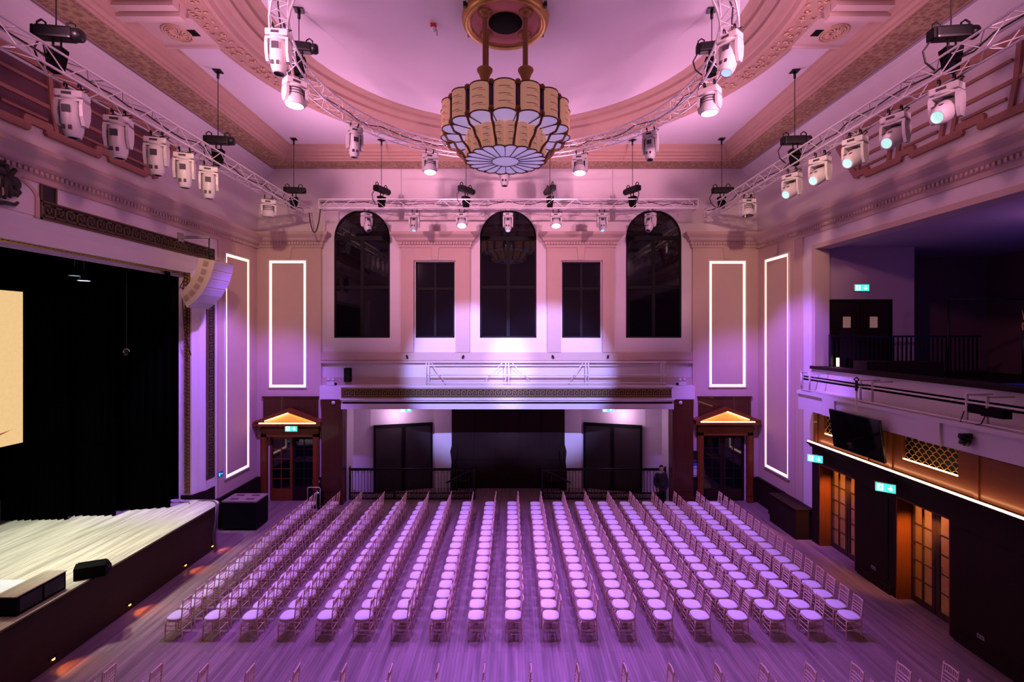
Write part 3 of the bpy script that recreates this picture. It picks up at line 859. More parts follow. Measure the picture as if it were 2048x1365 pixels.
# side blocks with oval medallions that join the round band to the cornice
for s in (-1, 1):
    m = MB(); xa = CX+s*7.30; xb = IX1+.3 if s > 0 else IX0-.3
    x0, x1 = min(xa, xb), max(xa, xb)
    m.box(x0, x1, 11.05, 12.1, ZC-.14, ZC); m.box(x0, x1, 10.98, 11.05, ZC-.18, ZC); m.box(x0, x1, 12.1, 12.17, ZC-.18, ZC)
    for q in range(4): m.box(x0, x1, 10.0+q*.22, 10.0+q*.22+.2, ZC-.05-.1*q, ZC)
    trim(m, 'beige_paint')
    m = MB(); c_ = Vector((CX+s*8.0, 11.58, ZC-.15))
    for rr in (1.0, .8):
        m.tube([c_+Vector((math.cos(2*PI*i/28)*.30*rr, math.sin(2*PI*i/28)*.34*rr, 0)) for i in range(28)], .022, 5, closed=True)
    for i in range(14):
        g = 2*PI*i/14; m.tube([c_+Vector((math.cos(g)*.06, math.sin(g)*.06, 0)), c_+Vector((math.cos(g+.3)*.14, math.sin(g+.3)*.16, -.02)), c_+Vector((math.cos(g)*.22, math.sin(g)*.25, 0))], [.02, .03, .01], 5)
    trim(m, 'plaster_ornament')
    m = MB(); m.box(CX+s*7.62-.12, CX+s*7.62+.12, 11.46, 11.70, ZC-.15, ZC-.14); trim(m, 'black_matte')

# fan-shaped plaster lattices on the coves -----------------------------------
def cove_pt(s, X0, y, z, d=0.0):
    zz = z-11.20
    for i in range(len(COVE)-1):
        (a0, b0), (a1, b1) = COVE[i], COVE[i+1]
        if b0 <= zz <= b1:
            o = a0+(a1-a0)*(zz-b0)/(b1-b0); return Vector((X0+s*(o+d), y, z))
    return Vector((X0+s*(COVE[-1][0]+d), y, z))
def strip(m, s, X0, pts, w, d0, d1):
    """raised flat rib of width w (in the y-z sense) following pts (y, z)"""
    for i in range(len(pts)-1):
        (ya, za), (yb, zb) = pts[i], pts[i+1]
        t = Vector((yb-ya, zb-za)); 
        if t.length < 1e-6: continue
        t.normalize(); nrm = Vector((-t.y, t.x))*w/2
        q = [(ya-nrm.x-t.x*w*.3, za-nrm.y-t.y*w*.3), (yb-nrm.x+t.x*w*.3, zb-nrm.y+t.y*w*.3), (yb+nrm.x+t.x*w*.3, zb+nrm.y+t.y*w*.3), (ya+nrm.x-t.x*w*.3, za+nrm.y-t.y*w*.3)]
        lo = [cove_pt(s, X0, y, z, d0) for y, z in q]; hi = [cove_pt(s, X0, y, z, d1) for y, z in q]
        m.add(lo+hi, [(0,3,2,1),(4,5,6,7),(0,1,5,4),(1,2,6,5),(2,3,7,6),(3,0,4,7)])
for (nm, X0, s) in (('left', XL, 1), ('right', XR, -1)):
    bot = [(14.75, 12.80), (14.2, 11.78), (13.75, 11.78), (13.75, 11.66), (12.6, 11.66), (12.6, 11.78), (12.2, 11.78), (12.2, 11.64), (10.9, 11.64), (10.9, 11.76), (10.4, 11.76), (10.4, 11.60), (9.2, 11.60), (9.2, 11.74), (8.8, 11.74), (8.8, 11.6), (4.5, 11.6)]
    top = [(14.75, 12.80), (14.0, 12.93), (12.6, 13.0), (10.5, 13.0), (4.5, 13.0)]
    m = MB()
    strip(m, s, X0, bot, .17, .0, .08); strip(m, s, X0, top, .17, .0, .08)
    strip(m, s, X0, [(14.2, 12.22), (4.5, 12.22)], .08, 0, .05)
    for j, y in enumerate((13.9, 12.75, 12.45, 11.15, 10.85, 9.55, 9.25, 7.95, 7.65, 6.3)):
        strip(m, s, X0, [(y+.25, 11.68), (y+.10, 12.2), (y-.12, 12.98)], .10, .0, .065)
    for (ya, yb) in ((13.8, 12.9), (12.3, 11.3), (10.7, 9.7), (9.1, 8.1)):
        strip(m, s, X0, [(ya+.1, 12.62), (yb, 12.62)], .06, 0, .05)
        strip(m, s, X0, [(ya+.15, 11.92), (yb+.2, 11.92)], .06, 0, .05)
    trim(m, 'lattice_rib')
    if nm == 'left':
        m = MB(); ys = [14.6, 14.2, 13.4, 12.4, 11.4, 10.4, 9.0, 7.0, 4.5]
        for i in range(len(ys)-1):
            ya, yb = ys[i], ys[i+1]
            for k in range(6):
                za, zb = 11.72+(12.92-11.72)*k/6, 11.72+(12.92-11.72)*(k+1)/6
                if i == 0: q = [(14.3+.3*(za-11.72), za), (yb, za), (yb, zb), (14.3+.3*(zb-11.72), zb)]
                else: q = [(ya, za), (yb, za), (yb, zb), (ya, zb)]
                m.add([cove_pt(s, X0, y, z, .012) for y, z in q], [(0,1,2,3)])
        trim(m, 'lattice_ground')

# ================================================================ STAGE
st = thing('stage', 'raised timber stage with pale boards and dark front, left side of the hall', 'stage', (0,0,0))
SZ = 1.42; SX = -9.65; SY = 16.05
def stage_outline(inset=0):
    x, y = SX-inset, SY-inset; r = .55
    pts = [(-18.2, 2.6), (x, 2.6)]
    pts += [(x-r+r*math.cos(g), y-r+r*math.sin(g)) for g in [PI/2*i/8 for i in range(9)]]
    pts += [(-18.2, y)]
    return pts
m = MB(); m.prism(stage_outline(0), SZ-.07, SZ, 'z'); m.build('deck', 'stage_boards', st)
m = MB(); m.prism(stage_outline(.06), 0, SZ-.07, 'z'); m.build('front_panel', 'stage_wood', st)
m = MB(); o_ = stage_outline(-.012)[1:-1]
m.tube([(a, b, SZ-.035) for a, b in o_], .03, 6); m.build('nosing', 'stage_wood', st)
for i, (px, py) in enumerate(((512, 1069), (391, 1133), (283, 1212), (135, 1330))):
    y = min(PX(px, py, SX+.25).y, 15.4)
    m = MB(); m.bbox(SX-.065, SX-.03, y-.025, y+.025, .12, .16, .006); m.build('step_light', 'step_glow', st)
    m = MB(); m.box(SX-.07, SX-.02, y-.11, y+.11, .17, .19); m.build('light_hood', 'black_metal', st)
    spot('step_lamp', (SX+.02, y, .30), (SX+.38, y, 0), (1, .26, .05), 16, 75, .8, .03)

# drapes masking the stage -------------------------------------------------
def drape(name, label, p, q, z0, z1, folds, group='black stage drapes'):
    p = Vector((*p, 0)); q = Vector((*q, 0)); d = q-p; n = Vector((-d.y, d.x, 0)).normalized(); k = folds*8
    m = MB(); vs = []
    for i in range(k+1):
        c = p+d*(i/k)+n*(.045*math.sin(2*PI*folds*i/k)+.015*math.sin(5.3*i/k*folds))
        for t in (0, 1): vs += [(c+n*.006*t)+Vector((0,0,z0)), (c+n*.006*t)+Vector((0,0,z1))]
    fs = []
    for i in range(k):
        a = i*4; b = a+4
        fs += [(a, b, b+1, a+1), (a+2, a+3, b+3, b+2), (a, a+2, b+2, b), (a+1, b+1, b+3, a+3)]
    m.add(vs, fs, True)
    o = m.build(name, 'drape'); tag(o, label, 'curtain', group)
drape('stage_drape', 'black leg drape nearest the speaker hang, right edge of the stage', (-11.02, 15.35), (-12.75, 14.95), SZ+.01, 9.9, 7)
drape('stage_drape', 'black leg drape in the middle of the far wing', (-12.2, 14.65), (-14.0, 14.6), SZ+.01, 9.9, 8)
drape('stage_drape', 'black leg drape beside the glowing screen', (-13.4, 14.35), (-15.3, 14.25), SZ+.01, 9.9, 10)
drape('stage_drape', 'long black backcloth behind the glowing screen', (-15.3, 14.1), (-15.5, 4.5), SZ+.01, 9.9, 30)
# glowing screen
sc_ = thing('led_screen', 'large glowing tan LED screen on the dark stage', 'screen', (-14.35, 0, 0))
m = MB(); m.box(-.12, -.01, 8.0, 13.98, 3.82, 8.28); m.build('cabinet', 'black_matte', sc_)
m = MB(); m.box(-.01, 0, 8.02, 13.95, 3.84, 8.26); m.build('display', 'led_screen', sc_)
m = MB(); pts = [(13.65, 4.28), (13.2, 4.20), (12.6, 4.10), (11.5, 3.98), (11.5, 3.93), (12.7, 4.03), (13.2, 4.14)]
m.prism(pts, .001, .004, 'x'); m.build('brush_stroke', 'screen_ink', sc_)
for y in (8.6, 13.2):
    m = MB(); m.tube([(-.06, y, 8.28), (-.06, y, 12.19)], .012, 5); m.build('suspension_cable', 'black_metal', sc_)
# small lamps deep in the stage
for i, (px, py, lb) in enumerate(((150, 551, 'upper'), (168, 561, 'lower'))):
    p = PT(px, py, 13.6)
    t = thing('stage_lamp', '%s of the two lit lamps high over the dark stage' % lb, 'stage light', p)
    m = MB(); m.lathe([(0, .20), (.07, .2), (.09, .05), (.17, .0), (.16, -.02)], 16); m.build('housing', 'black_metal', t)
    m = MB(); m.lathe([(0, -.005), (.15, -.01)], 16); m.build('lens', 'lens_dim' if i == 0 else 'lens_lit', t)
    m = MB(); m.tube([(0, 0, .2), (0, 0, 12.2-p.z)], .015, 6); m.build('drop_pole', 'black_metal', t)
p = PT(253, 706, 14.75)
t = thing('stage_lamp', 'small unlit lamp with a curved chrome yoke in the dark stage', 'stage light', p)
m = MB(); m.lathe([(0, .12), (.06, .10), (.08, -.08), (0, -.08)], 14); m.build('housing', 'black_metal', t)
m = MB(); m.tube([(.10*math.cos(g), 0, .12*math.sin(g)) for g in [PI*.1+PI*.9*i/8 for i in range(9)]], .012, 5); m.build('yoke', 'aluminium', t)
m = MB(); m.tube([(0, 0, .12), (0, 0, 12.2-p.z)], .012, 5); m.build('drop_pole', 'black_metal', t)

# objects on the stage --------------------------------------------------------
def on(px, py, z):
    """point at height z seen at px, py"""
    Y = (EYE-z)*FPX/(py-VY); return Vector(((px-VX)/FPX*Y, Y, z))
# long black bass cabinet with a timber top at the near corner
a = on(132, 1243-20, SZ); 
t = thing('bass_cabinet', 'long black bass cabinet with pale wooden lid at the stage edge', 'speaker', (0,0,0))
m = MB(); m.bbox(-10.25, -9.80, 9.4, 10.45, SZ+.001, SZ+.38, .012); m.build('cabinet_body', 'black_matte', t)
m = MB(); m.bbox(-10.26, -9.79, 9.39, 10.46, SZ+.38, SZ+.40, .006); m.build('lid', 'stage_boards', t)
for i in range(2):
    m = MB(); m.box(-9.80, -9.79, 9.46+i*.5, 9.90+i*.5, SZ+.06, SZ+.34); m.build('grille', 'black_metal', t)
# wedge monitor on top / floor
def wedge(label, loc, rz, w=.62):
    t = thing('stage_monitor', label, 'speaker', loc, rz, 'black wedge monitors on the stage')
    m = MB(); m.prism([(-.2, 0), (.22, 0), (.22, .10), (-.05, .33), (-.2, .26)], -w/2, w/2, 'y'); m.build('cabinet_body', 'black_matte', t)
    m = MB(); M = Matrix.Rotation(0, 4, 'X')
    m.add([(.215, -w/2+.03, .115), (.215, w/2-.03, .115), (-.04, w/2-.03, .335), (-.04, -w/2+.03, .335), (.222, -w/2+.03, .12), (.222, w/2-.03, .12), (-.033, w/2-.03, .342), (-.033, -w/2+.03, .342)], [(0,3,2,1),(4,5,6,7),(0,1,5,4),(1,2,6,5),(2,3,7,6),(3,0,4,7)])
    m.build('grille', 'black_metal', t)
    for q in (-1, 1):
        m = MB(); m.box(-.03, .09, q*w/2-.006, q*w/2+.006, .10, .14); m.build('handle', 'fixture_vent', t)
    return t
p = on(196, 1150, SZ); wedge('black wedge monitor alone at the middle of the stage edge', (p.x-.12, p.y, SZ), math.radians(115), .58)
p = on(12, 1243, SZ); wedge('black wedge monitor behind the wood-topped cabinet', (-10.75, 9.35, SZ), PI, .60)
# pale floor panel
m = MB(); m.prism([(-13.2, 9.8), (-10.85, 9.8), (-10.85, 10.8), (-13.2, 10.8)], SZ+.002, SZ+.012, 'z')
tag(m.build('floor_sheet', 'paper'), 'pale blue-white sheet lying on the stage boards', 'floor sheet')
# bundle of paper and cables by the pier
p = on(352, 1005, SZ)
t = thing('cable_coil', 'small pale coil of cable on the stage beside the pier', 'cable', (p.x, p.y, SZ+.02))
m = MB(); 
for k in range(3): m.tube([(.14*math.cos(2*PI*i/18)*(1+.1*k), .10*math.sin(2*PI*i/18), .02*k) for i in range(18)], .016, 6, closed=True)
m.build('coil', 'paper', t)
m = MB(); m.tube([(.1, 0, .02), (.25, -.1, 0), (.45, -.05, 0), (.6, -.2, 0)], .01, 5); m.build('tail', 'cable', t)

# black flight case / sub on the floor beyond the stage
t = thing('flight_case', 'square black case on the floor beyond the stage end', 'case', (-9.72, 17.35, 0))
m = MB(); m.bbox(-.62, .62, -.42, .42, .06, 1.0, .02); m.build('case_body', 'black_matte', t)
m = MB(); m.bbox(-.62, .62, -.42, .42, 1.0, 1.06, .012); m.build('lid', 'lid_scuffed', t)
for (x, y) in ((-.28, -.2), (.28, -.2), (-.28, .2), (.28, .2)):
    m = MB(); m.bbox(x-.14, x+.14, y-.06, y+.06, 1.055, 1.075, .01); m.build('wheel_dish', 'fixture_vent', t)
for (x, y) in ((-.5, -.3), (.5, -.3), (-.5, .3), (.5, .3)):
    m = MB(); m.lathe([(0, 0), (.04, 0), (.05, .03), (.04, .06), (0, .06)], 10, Matrix.Translation((x, y, 0))); m.build('foot', 'black_metal', t)
m = MB()
for k in range(4):
    pts = [(-10.5+.05*k, 15.9, SZ+.02), (-10.2+.05*k, 15.95, SZ+.03), (-9.9+.04*k, 15.85-.05*k, SZ+.03), (-9.60+.01*k, 15.55-.06*k, SZ+.0), (-9.575+.01*k, 15.5-.07*k, SZ-.2-.08*k), (-9.565, 15.45-.08*k, SZ-.5-.1*k), (-9.55, 15.4-.06*k, .35), (-9.50, 15.35-.05*k, .02)]
    m.tube(pts, .011, 5)
tag(m.build('cable_bundle', 'cable_grey'), 'loose cables draped over the rounded stage corner', 'cable')

# line array -------------------------------------------------------------------
la = thing('line_array_speaker', 'curved hanging line array of pale speaker cabinets beside the stage', 'speaker', (0,0,0))
# side view of the hang in the picture plane at about 15.4 m
YA_ = 15.3
pts_side = [(447, 518), (428, 556), (412, 580), (395, 602), (378, 620)]
def LAP(px, py): v = PT(px, py, YA_); return Vector((v.x, v.z))
ang = [0, 9, 18, 28, 39, 50]
pos = LAP(405, 520); x, z = pos.x+.15, pos.y+.02
w_, d_, h_ = 1.05, .56, .285
# cabinets stack downwards and curl towards the stage side of the hall floor
cur = Vector((-9.25, 0, 9.30)); ry = 0.0
for i in range(6):
    a_ = math.radians([12, 18, 25, 33, 42, 52][i])
    # local frame: front (wide face) points into the hall, +x turned down by the splay
    fx = Vector((math.cos(a_), 0, -math.sin(a_))); up = Vector((math.sin(a_), 0, math.cos(a_)))
    M0 = basis((0,0,0), (math.cos(ry), math.sin(ry), 0), (-math.sin(ry), math.cos(ry), 0), (0,0,1))
    M1 = basis((cur.x, 0, cur.z), tuple(fx), (0,1,0), tuple(up))
    M = Matrix.Translation((0, YA_, 0)) @ M1
    m = MB()
    m.add([(-d_, -w_/2*.8, -h_*.86), (0, -w_/2, -h_), (0, w_/2, -h_), (-d_, w_/2*.8, -h_*.86), (-d_, -w_/2*.8, 0), (0, -w_/2, 0), (0, w_/2, 0), (-d_, w_/2*.8, 0)],
          [(0,3,2,1),(4,5,6,7),(0,1,5,4),(1,2,6,5),(2,3,7,6),(3,0,4,7)], False, M)
    cb = m.build('speaker_cabinet', 'array_paint', la)
    g = MB(); g.box(0, .012, -w_/2+.03, w_/2-.03, -h_+.015, -.015, M); g.build('front_grille', 'array_grille', cb)
    s_ = MB(); s_.add([(-d_*.62, -w_/2*.9-.012, -h_*.75), (-d_*.30, -w_/2*.965-.012, -h_*.75), (-d_*.30, -w_/2*.965-.012, -h_*.2), (-d_*.62, -w_/2*.9-.012, -h_*.2)], [(0,1,2,3)], False, M); s_.build('side_recess', 'array_recess', cb)
    cur = cur - up*(h_+.004)
m = MB(); M = Matrix.Translation((-10.02, YA_, 0)) @ basis((0,0,0), (math.cos(ry), math.sin(ry), 0), (-math.sin(ry), math.cos(ry), 0), (0,0,1)) @ Matrix.Translation((10.02, 0, 0))
m.box(-9.82, -9.22, -.35, -.30, 9.30, 9.36, M); m.box(-9.82, -9.22, .30, .35, 9.30, 9.36, M); m.box(-9.78, -9.70, -.35, .35, 9.36, 9.42, M)
m.build('flying_frame', 'fixture_grey', la)
m = MB(); m.tube([(-9.74, YA_, 9.42), (-9.74, YA_, 10.12)], .02, 6); m.tube([(-9.74, YA_, 9.6), (-9.74, YA_, 9.75)], .045, 8); m.build('suspension_chain', 'black_metal', la)
m = MB(); m.box(XL, -9.68, YA_-.05, YA_+.05, 10.10, 10.18); m.box(XL, XL+.05, YA_-.12, YA_+.12, 10.0, 10.28)
m.build('support_beam', 'fixture_grey', la)
m = MB(); m.tube([(XL-.25, 15.9, 9.1), (XL-.30, 15.85, 8.2), (XL-.26, 15.9, 7.2), (XL-.18, 16.0, 6.6), (XL-.12, 16.02, 6.3)], .015, 5)
m.tube([(-10.15, 15.2, 8.4), (XL-.2, 15.6, 8.55), (XL-.25, 15.9, 8.9)], .015, 5)
m.build('feed_cable', 'cable', la)

# crest over the stage ------------------------------------------------------------
cr = thing('crest', 'dark carved coat of arms on the wall above the stage', 'crest', (XL+.10, 9.78, 9.70))
def blob(m, y, z, ry_, rz_, t=.07, x=0.03):
    bm = bmesh.new(); bmesh.ops.create_uvsphere(bm, u_segments=12, v_segments=8, radius=1)
    vs = [(x+v.co.x*t, y+v.co.y*ry_, z+v.co.z*rz_) for v in bm.verts]; fs = [[v.index for v in f.verts] for f in bm.faces]; bm.free(); m.add(vs, fs, True)
m = MB(); sh = [(-.20, .60), (.20, .60), (.21, .42), (.16, .24), (0, .12), (-.16, .24), (-.21, .42)]
m.prism(sh, 0, .07, 'x'); m.build('shield', 'crest_dark', cr)
m = MB(); m.prism([(-.15, .56), (-.02, .56), (-.02, .38), (-.15, .38)], .07, .085, 'x'); m.prism([(.02, .36), (.14, .36), (.10, .24), (.02, .18)], .07, .085, 'x'); m.build('shield_quarter', 'plaster_ornament', cr)
m = MB(); blob(m, 0, .70, .10, .11, .1); blob(m, 0, .66, .13, .04, .11); m.build('helmet', 'crest_dark', cr)
m = MB()
for k in range(6): m.tube([(.04, (k-2.5)*.02, .80), (.06, (k-2.5)*.035, .88), (.05, (k-2.5)*.05+.01, .94)], [.02, .018, .006], 5)
m.build('plume', 'crest_dark', cr)
for s in (-1, 1):
    m = MB()
    for k in range(7):
        g = .35+k*.42; R_ = .34+.05*math.sin(k*2)
        y, z = s*R_*math.sin(g)*1.1, .52+R_*math.cos(g)*1.0
        m.tube([(.03, s*.08, .62), (.06, (s*.08+y)/2*1.15, (.62+z)/2), (.05, y, z), (.04, y*.9, z-.07), (.03, y*.75, z-.05)], [.05, .06, .055, .045, .02], 6)
    blob(m, s*.34, .52, .10, .13); blob(m, s*.30, .33, .10, .09); m.build('mantling', 'crest_dark', cr)
m = MB(); m.tube([(.03, -.38, .14), (.05, -.30, .07), (.05, -.12, .06), (.06, 0, .03), (.05, .12, .06), (.05, .30, .07), (.03, .38, .14)], [.03, .04, .045, .045, .045, .04, .03], 6); m.build('scroll', 'crest_dark', cr)

# lit wall panels -------------------------------------------------------------------
def lit_panel(label, M, w, h):
    t = thing('wall_light_panel', label, 'wall light', (0,0,0), 0, 'tall panels outlined in warm light')
    b = .10
    m = MB(); m.box(b, w-b, -.035, 0, b, h-b, M); m.build('panel_board', 'panel_paint', t)
    m = MB(); e = .045
    for (x0, x1, z0, z1) in ((0, w, 0, b), (0, w, h-b, h), (0, b, b, h-b), (w-b, w, b, h-b)): m.box(x0, x1, -.018, 0, z0, z1, M)
    m.build('led_channel', 'led_warm', t)
    m = MB()
    for (x0, x1, z0, z1) in ((-e, 0, -e, h+e), (w, w+e, -e, h+e), (0, w, -e, 0), (0, w, h, h+e)): m.box(x0, x1, -.06, 0, z0, z1, M)
    m.build('moulded_edge', 'white_paint', t)
lit_panel('narrow lit panel on the back wall over the left pedimented door', basis((-10.10, YP, 4.80), (1,0,0), (0,1,0)), 1.52, 5.28)
lit_panel('narrow lit panel on the back wall over the right pedimented door', basis((8.26, YP, 4.82), (1,0,0), (0,1,0)), 1.50, 5.24)
lit_panel('tall lit panel on the left side wall beside the stage', basis((XL+.05, 17.62, 1.66), (0,1,0), (-1,0,0)), 1.55, 8.36)
lit_panel('tall lit panel on the right side wall beside the balcony', basis((XR-.05, 17.62, 1.66), (0,1,0), (1,0,0)), 1.62, 8.36)

# ================================================================ TRUSSES
S_ = .34
def frames_line(p, q, step):
    p = Vector(p); q = Vector(q); k = max(1, round((q-p).length/step)); t = (q-p).normalized(); lat = Vector((t.y, -t.x, 0))
    return [(p+(q-p)*i/k, lat) for i in range(k+1)]
def make_truss(name, label, fr, closed=False, collars=()):
    t = thing(name, label, 'truss', (0,0,0), 0, 'silver lighting trusses')
    up = Vector((0,0,1)); h = S_/2
    for (a, b) in ((-1, -1), (1, -1), (-1, 1), (1, 1)):
        m = MB(); m.tube([p+lat*a*h+up*b*h for p, lat in fr], .026, 6, closed=closed); m.build('chord', 'aluminium', t)
    n = len(fr) if closed else len(fr)-1
    for f_, ((a, b), (c, d)) in enumerate((((-1, -1), (1, -1)), ((-1, 1), (1, 1)), ((-1, -1), (-1, 1)), ((1, -1), (1, 1)))):
        m = MB()
        for i in range(n):
            (p, l), (q, k) = fr[i], fr[(i+1) % len(fr)]
            A = p+l*a*h+up*b*h; B = p+l*c*h+up*d*h; C_ = q+k*a*h+up*b*h; D = q+k*c*h+up*d*h
            if i % 2 == 0: m.tube([A, D], .011, 4, caps=False)
            else: m.tube([B, C_], .011, 4, caps=False)
            if f_ < 2 and i % 4 == 0: m.tube([A, B], .011, 4, caps=False)
        m.build('lacing', 'aluminium', t)
    if not closed:
        for i in (0, -1):
            p, l = fr[i]; m = MB()
            q = [p-l*h-up*h, p+l*h-up*h, p+l*h+up*h, p-l*h+up*h]
            m.tube(q, .016, 4, closed=True); m.build('end_frame', 'aluminium', t)
    # black power cable lying in the truss
    m = MB(); random.seed(len(fr)); pts = [p+lat*random.uniform(-.08, .08)+up*random.uniform(-.02, .12) for p, lat in fr]
    m.tube(pts, .016, 5, closed=closed); m.build('power_cable', 'cable', t)
    return t
TZ = 11.95
LTX, RTX = -8.34, 8.05
make_truss('lighting_truss', 'straight silver lighting truss along the left stage side', frames_line((LTX, 4.5, TZ), (LTX, 19.25, TZ), .42))
make_truss('lighting_truss', 'straight silver lighting truss along the right balcony side', frames_line((RTX, 4.5, TZ), (RTX, 19.4, TZ), .42))
make_truss('lighting_truss', 'straight silver lighting truss across the hall before the arched windows', frames_line((-7.36, 18.3, TZ+.05), (7.13, 18.3, TZ+.05), .42))
RR, RZ = 5.06, EYE+6.42
ring = []
for i in range(76):
    g = 2*PI*i/76; ring.append((Vector((CX+RR*math.cos(g), CY+RR*math.sin(g), RZ)), Vector((math.cos(g), math.sin(g), 0))))
make_truss('ring_truss', 'circular silver lighting truss hung around the chandelier', ring, True)
# looping cable between left and back truss
m = MB(); pts = []
a = Vector((-8.05, 18.9, TZ-.1)); b = Vector((-7.36, 18.3, TZ-.1))
for i in range(13):
    f = i/12; pts.append(a+(b-a)*f+Vector((0,0,-.85*math.sin(PI*f)**.7 if 0 < f < 1 else 0)))
m.tube(pts, .022, 6); tag(m.build('hanging_cable', 'cable'), 'black cable looping between the left truss and the back truss', 'cable')

# chain hoists ---------------------------------------------------------------
def make_hoist(label, x, y, ztruss, ztop, rz, cable_top=None):
    t = thing('chain_hoist', label, 'hoist', (x, y, ztruss+S_/2), rz, 'black chain hoists over the trusses')
    def P(nm, m, mt): return m.build(nm, mt, t)
    m = MB(); m.bbox(-.30, .30, -.11, .11, .30, .52, .04); m.lathe([(0, 0), (.10, 0), (.12, .03), (.12, .12), (.09, .16), (0, .16)], 14, Matrix.Translation((.28, 0, .41)) @ Matrix.Rotation(PI/2, 4, 'Y')); P('motor_body', m, 'black_metal')
    m = MB(); m.bbox(-.36, -.30, -.10, .10, .31, .51, .02); P('gear_cover', m, 'black_paint')
    for s in (-1, 1):
        m = MB(); m.tube([(s*.24-.07, 0, .50), (s*.24-.07, 0, .60), (s*.24, 0, .65), (s*.24+.07, 0, .60), (s*.24+.07, 0, .50)], .018, 6); P('carry_handle', m, 'black_metal')
    m = MB(); m.tube([(-.05, 0, .30), (-.05, 0, .12)], .022, 6); m.tube([(.08, 0, .30), (.08, 0, .05)], .018, 6); P('load_hook', m, 'black_metal')
    m = MB()
    m.add([(-.15,-.10,.14),(.15,-.10,.14),(.15,.10,.14),(-.15,.10,.14),(-.09,-.07,-.30),(.09,-.07,-.30),(.09,.07,-.30),(-.09,.07,-.30)], [(0,1,2,3),(7,6,5,4),(0,4,5,1),(1,5,6,2),(2,6,7,3),(3,7,4,0)])
    P('chain_bag', m, 'black_matte')
    m = MB(); m.tube([(-.3, .05, .35), (-.42, .08, .15), (-.36, .1, -.05), (-.2, .1, -.2)], .018, 5); P('control_cable', m, 'cable')
    ztop_l = ztop-(ztruss+S_/2)
    m = MB(); m.tube([(0, 0, .5), (0, 0, ztop_l)], .012, 5); P('suspension_chain', m, 'cable')
    m = MB(); m.bbox(-.11, .11, -.11, .11, ztop_l-.03, ztop_l, .008); m.tube([(0, 0, ztop_l-.22), (0, 0, ztop_l-.03)], .035, 6); P('ceiling_plate', m, 'black_metal')
    return t
for (y, lb) in ((8.7, 'nearest'), (13.5, 'middle'), (18.2, 'farthest')):
    make_hoist('black chain hoist on the left side truss, %s of its three' % lb, LTX, y, TZ, ZC if 5 < y < 18.5 else ZS, .15, 0)
    make_hoist('black chain hoist on the right side truss, %s of its three' % lb, RTX, y, TZ, ZC, -.1, 0)
for i, px in enumerate((763, 932, 1100, 1265)):
    make_hoist('black chain hoist on the back truss, %s from the left' % ['first', 'second', 'third', 'fourth'][i], (px-VX)/FPX*18.3, 18.3, TZ+.05, ZC, [1.1, .9, 1.9, 2.1][i])
make_hoist('black chain hoist on the left of the ring truss', CX-RR+.02, 11.6, RZ, 14.95, 0.2)
make_hoist('black chain hoist on the right of the ring truss', CX+RR-.02, 11.6, RZ, 14.95, -.2)

# moving heads ---------------------------------------------------------------
def fixture_meshes():
    R = {}
    m = MB()
    for s in (-1, 1):
        m.tube([(s*.10, 0, -.02), (s*.10, .04, .03), (s*.10, .03, .09), (s*.10, -.03, .09), (s*.10, -.04, .02)], .014, 5)
    m.box(-.14, .14, -.03, .03, -.06, -.02)
    m.tube([(.05, .02, 0), (.15, .10, .06), (.22, .02, 0), (.18, -.06, -.08)], .010, 5)
    R['clamp'] = m.mesh('clamp', 'black_metal')
    m = MB(); m.bbox(-.20, .20, -.13, .13, -.18, -.06, .025); m.lathe([(0, -.21), (.15, -.21), (.16, -.18), (0, -.18)], 18); R['base'] = m.mesh('base', 'fixture_white')
    m = MB(); m.box(-.09, .05, -.135, -.128, -.145, -.10); R['base_panel'] = m.mesh('display_panel', 'fixture_vent')
    for k, L in (('spot', .52), ('wash', .36)):
        m = MB(); w_ = .205
        for s in (-1, 1):
            prof = [(-.10, -.20), (.10, -.20), (.125, -.30), (.11, -.20-L*.55), (.05, -.22-L*.78), (-.05, -.22-L*.78), (-.11, -.20-L*.55), (-.125, -.30)]
            m.prism(prof, min(s*w_, s*(w_-.05)), max(s*w_, s*(w_-.05)), 'x')
        m.bbox(-w_, w_, -.11, .11, -.24, -.20, .01)
        R['yoke_'+k] = m.mesh('yoke', 'fixture_white')
    # heads: axis along -z from the pivot
    m = MB()
    m.add([], [])
    prof = [(0, .24), (.10, .24), (.145, .20), (.15, .05), (.15, -.10), (.135, -.25), (.11, -.33), (.10, -.36), (.085, -.36)]
    m.lathe(prof, 16, Matrix.Diagonal((1.0, 1.15, 1, 1))); R['head_spot'] = m.mesh('head', 'fixture_white')
    R['vents_spot'] = []
    for bx_ in ((-.06, .06, -.180, -.168, .02, .14), (-.09, -.03, -.160, -.150, -.25, -.18), (.01, .06, -.160, -.150, -.25, -.18), (-.155, -.143, -.05, .05, -.02, .14), (.143, .155, -.05, .05, -.02, .14)):
        m = MB(); m.box(*bx_); R['vents_spot'].append(m.mesh('vent', 'fixture_vent'))
    m = MB(); m.lathe([(0, -.335), (.05, -.34), (.085, -.355)], 16, Matrix.Diagonal((1, 1.15, 1, 1))); 
    for nm in ('lens_cyan', 'lens_off', 'lens_dim'): R['spot_'+nm] = m.mesh('lens', nm)
    m = MB(); m.lathe([(0, .17), (.09, .17), (.13, .14), (.145, .05), (.15, -.03), (.175, -.07), (.18, -.17), (.165, -.19), (.155, -.19)], 20); R['head_wash'] = m.mesh('head', 'fixture_white')
    R['vents_wash'] = []
    for z in (.11, .06, .01):
        m = MB(); m.lathe([(.140, z), (.154, z+.002), (.154, z+.018), (.140, z+.02)], 20); R['vents_wash'].append(m.mesh('cooling_fin', 'fixture_vent'))
    m = MB(); m.lathe([(0, -.19), (.08, -.188), (.155, -.18)], 20)
    for nm in ('lens_lit', 'lens_off'): R['wash_'+nm] = m.mesh('lens', nm)
    return R
FX = fixture_meshes()
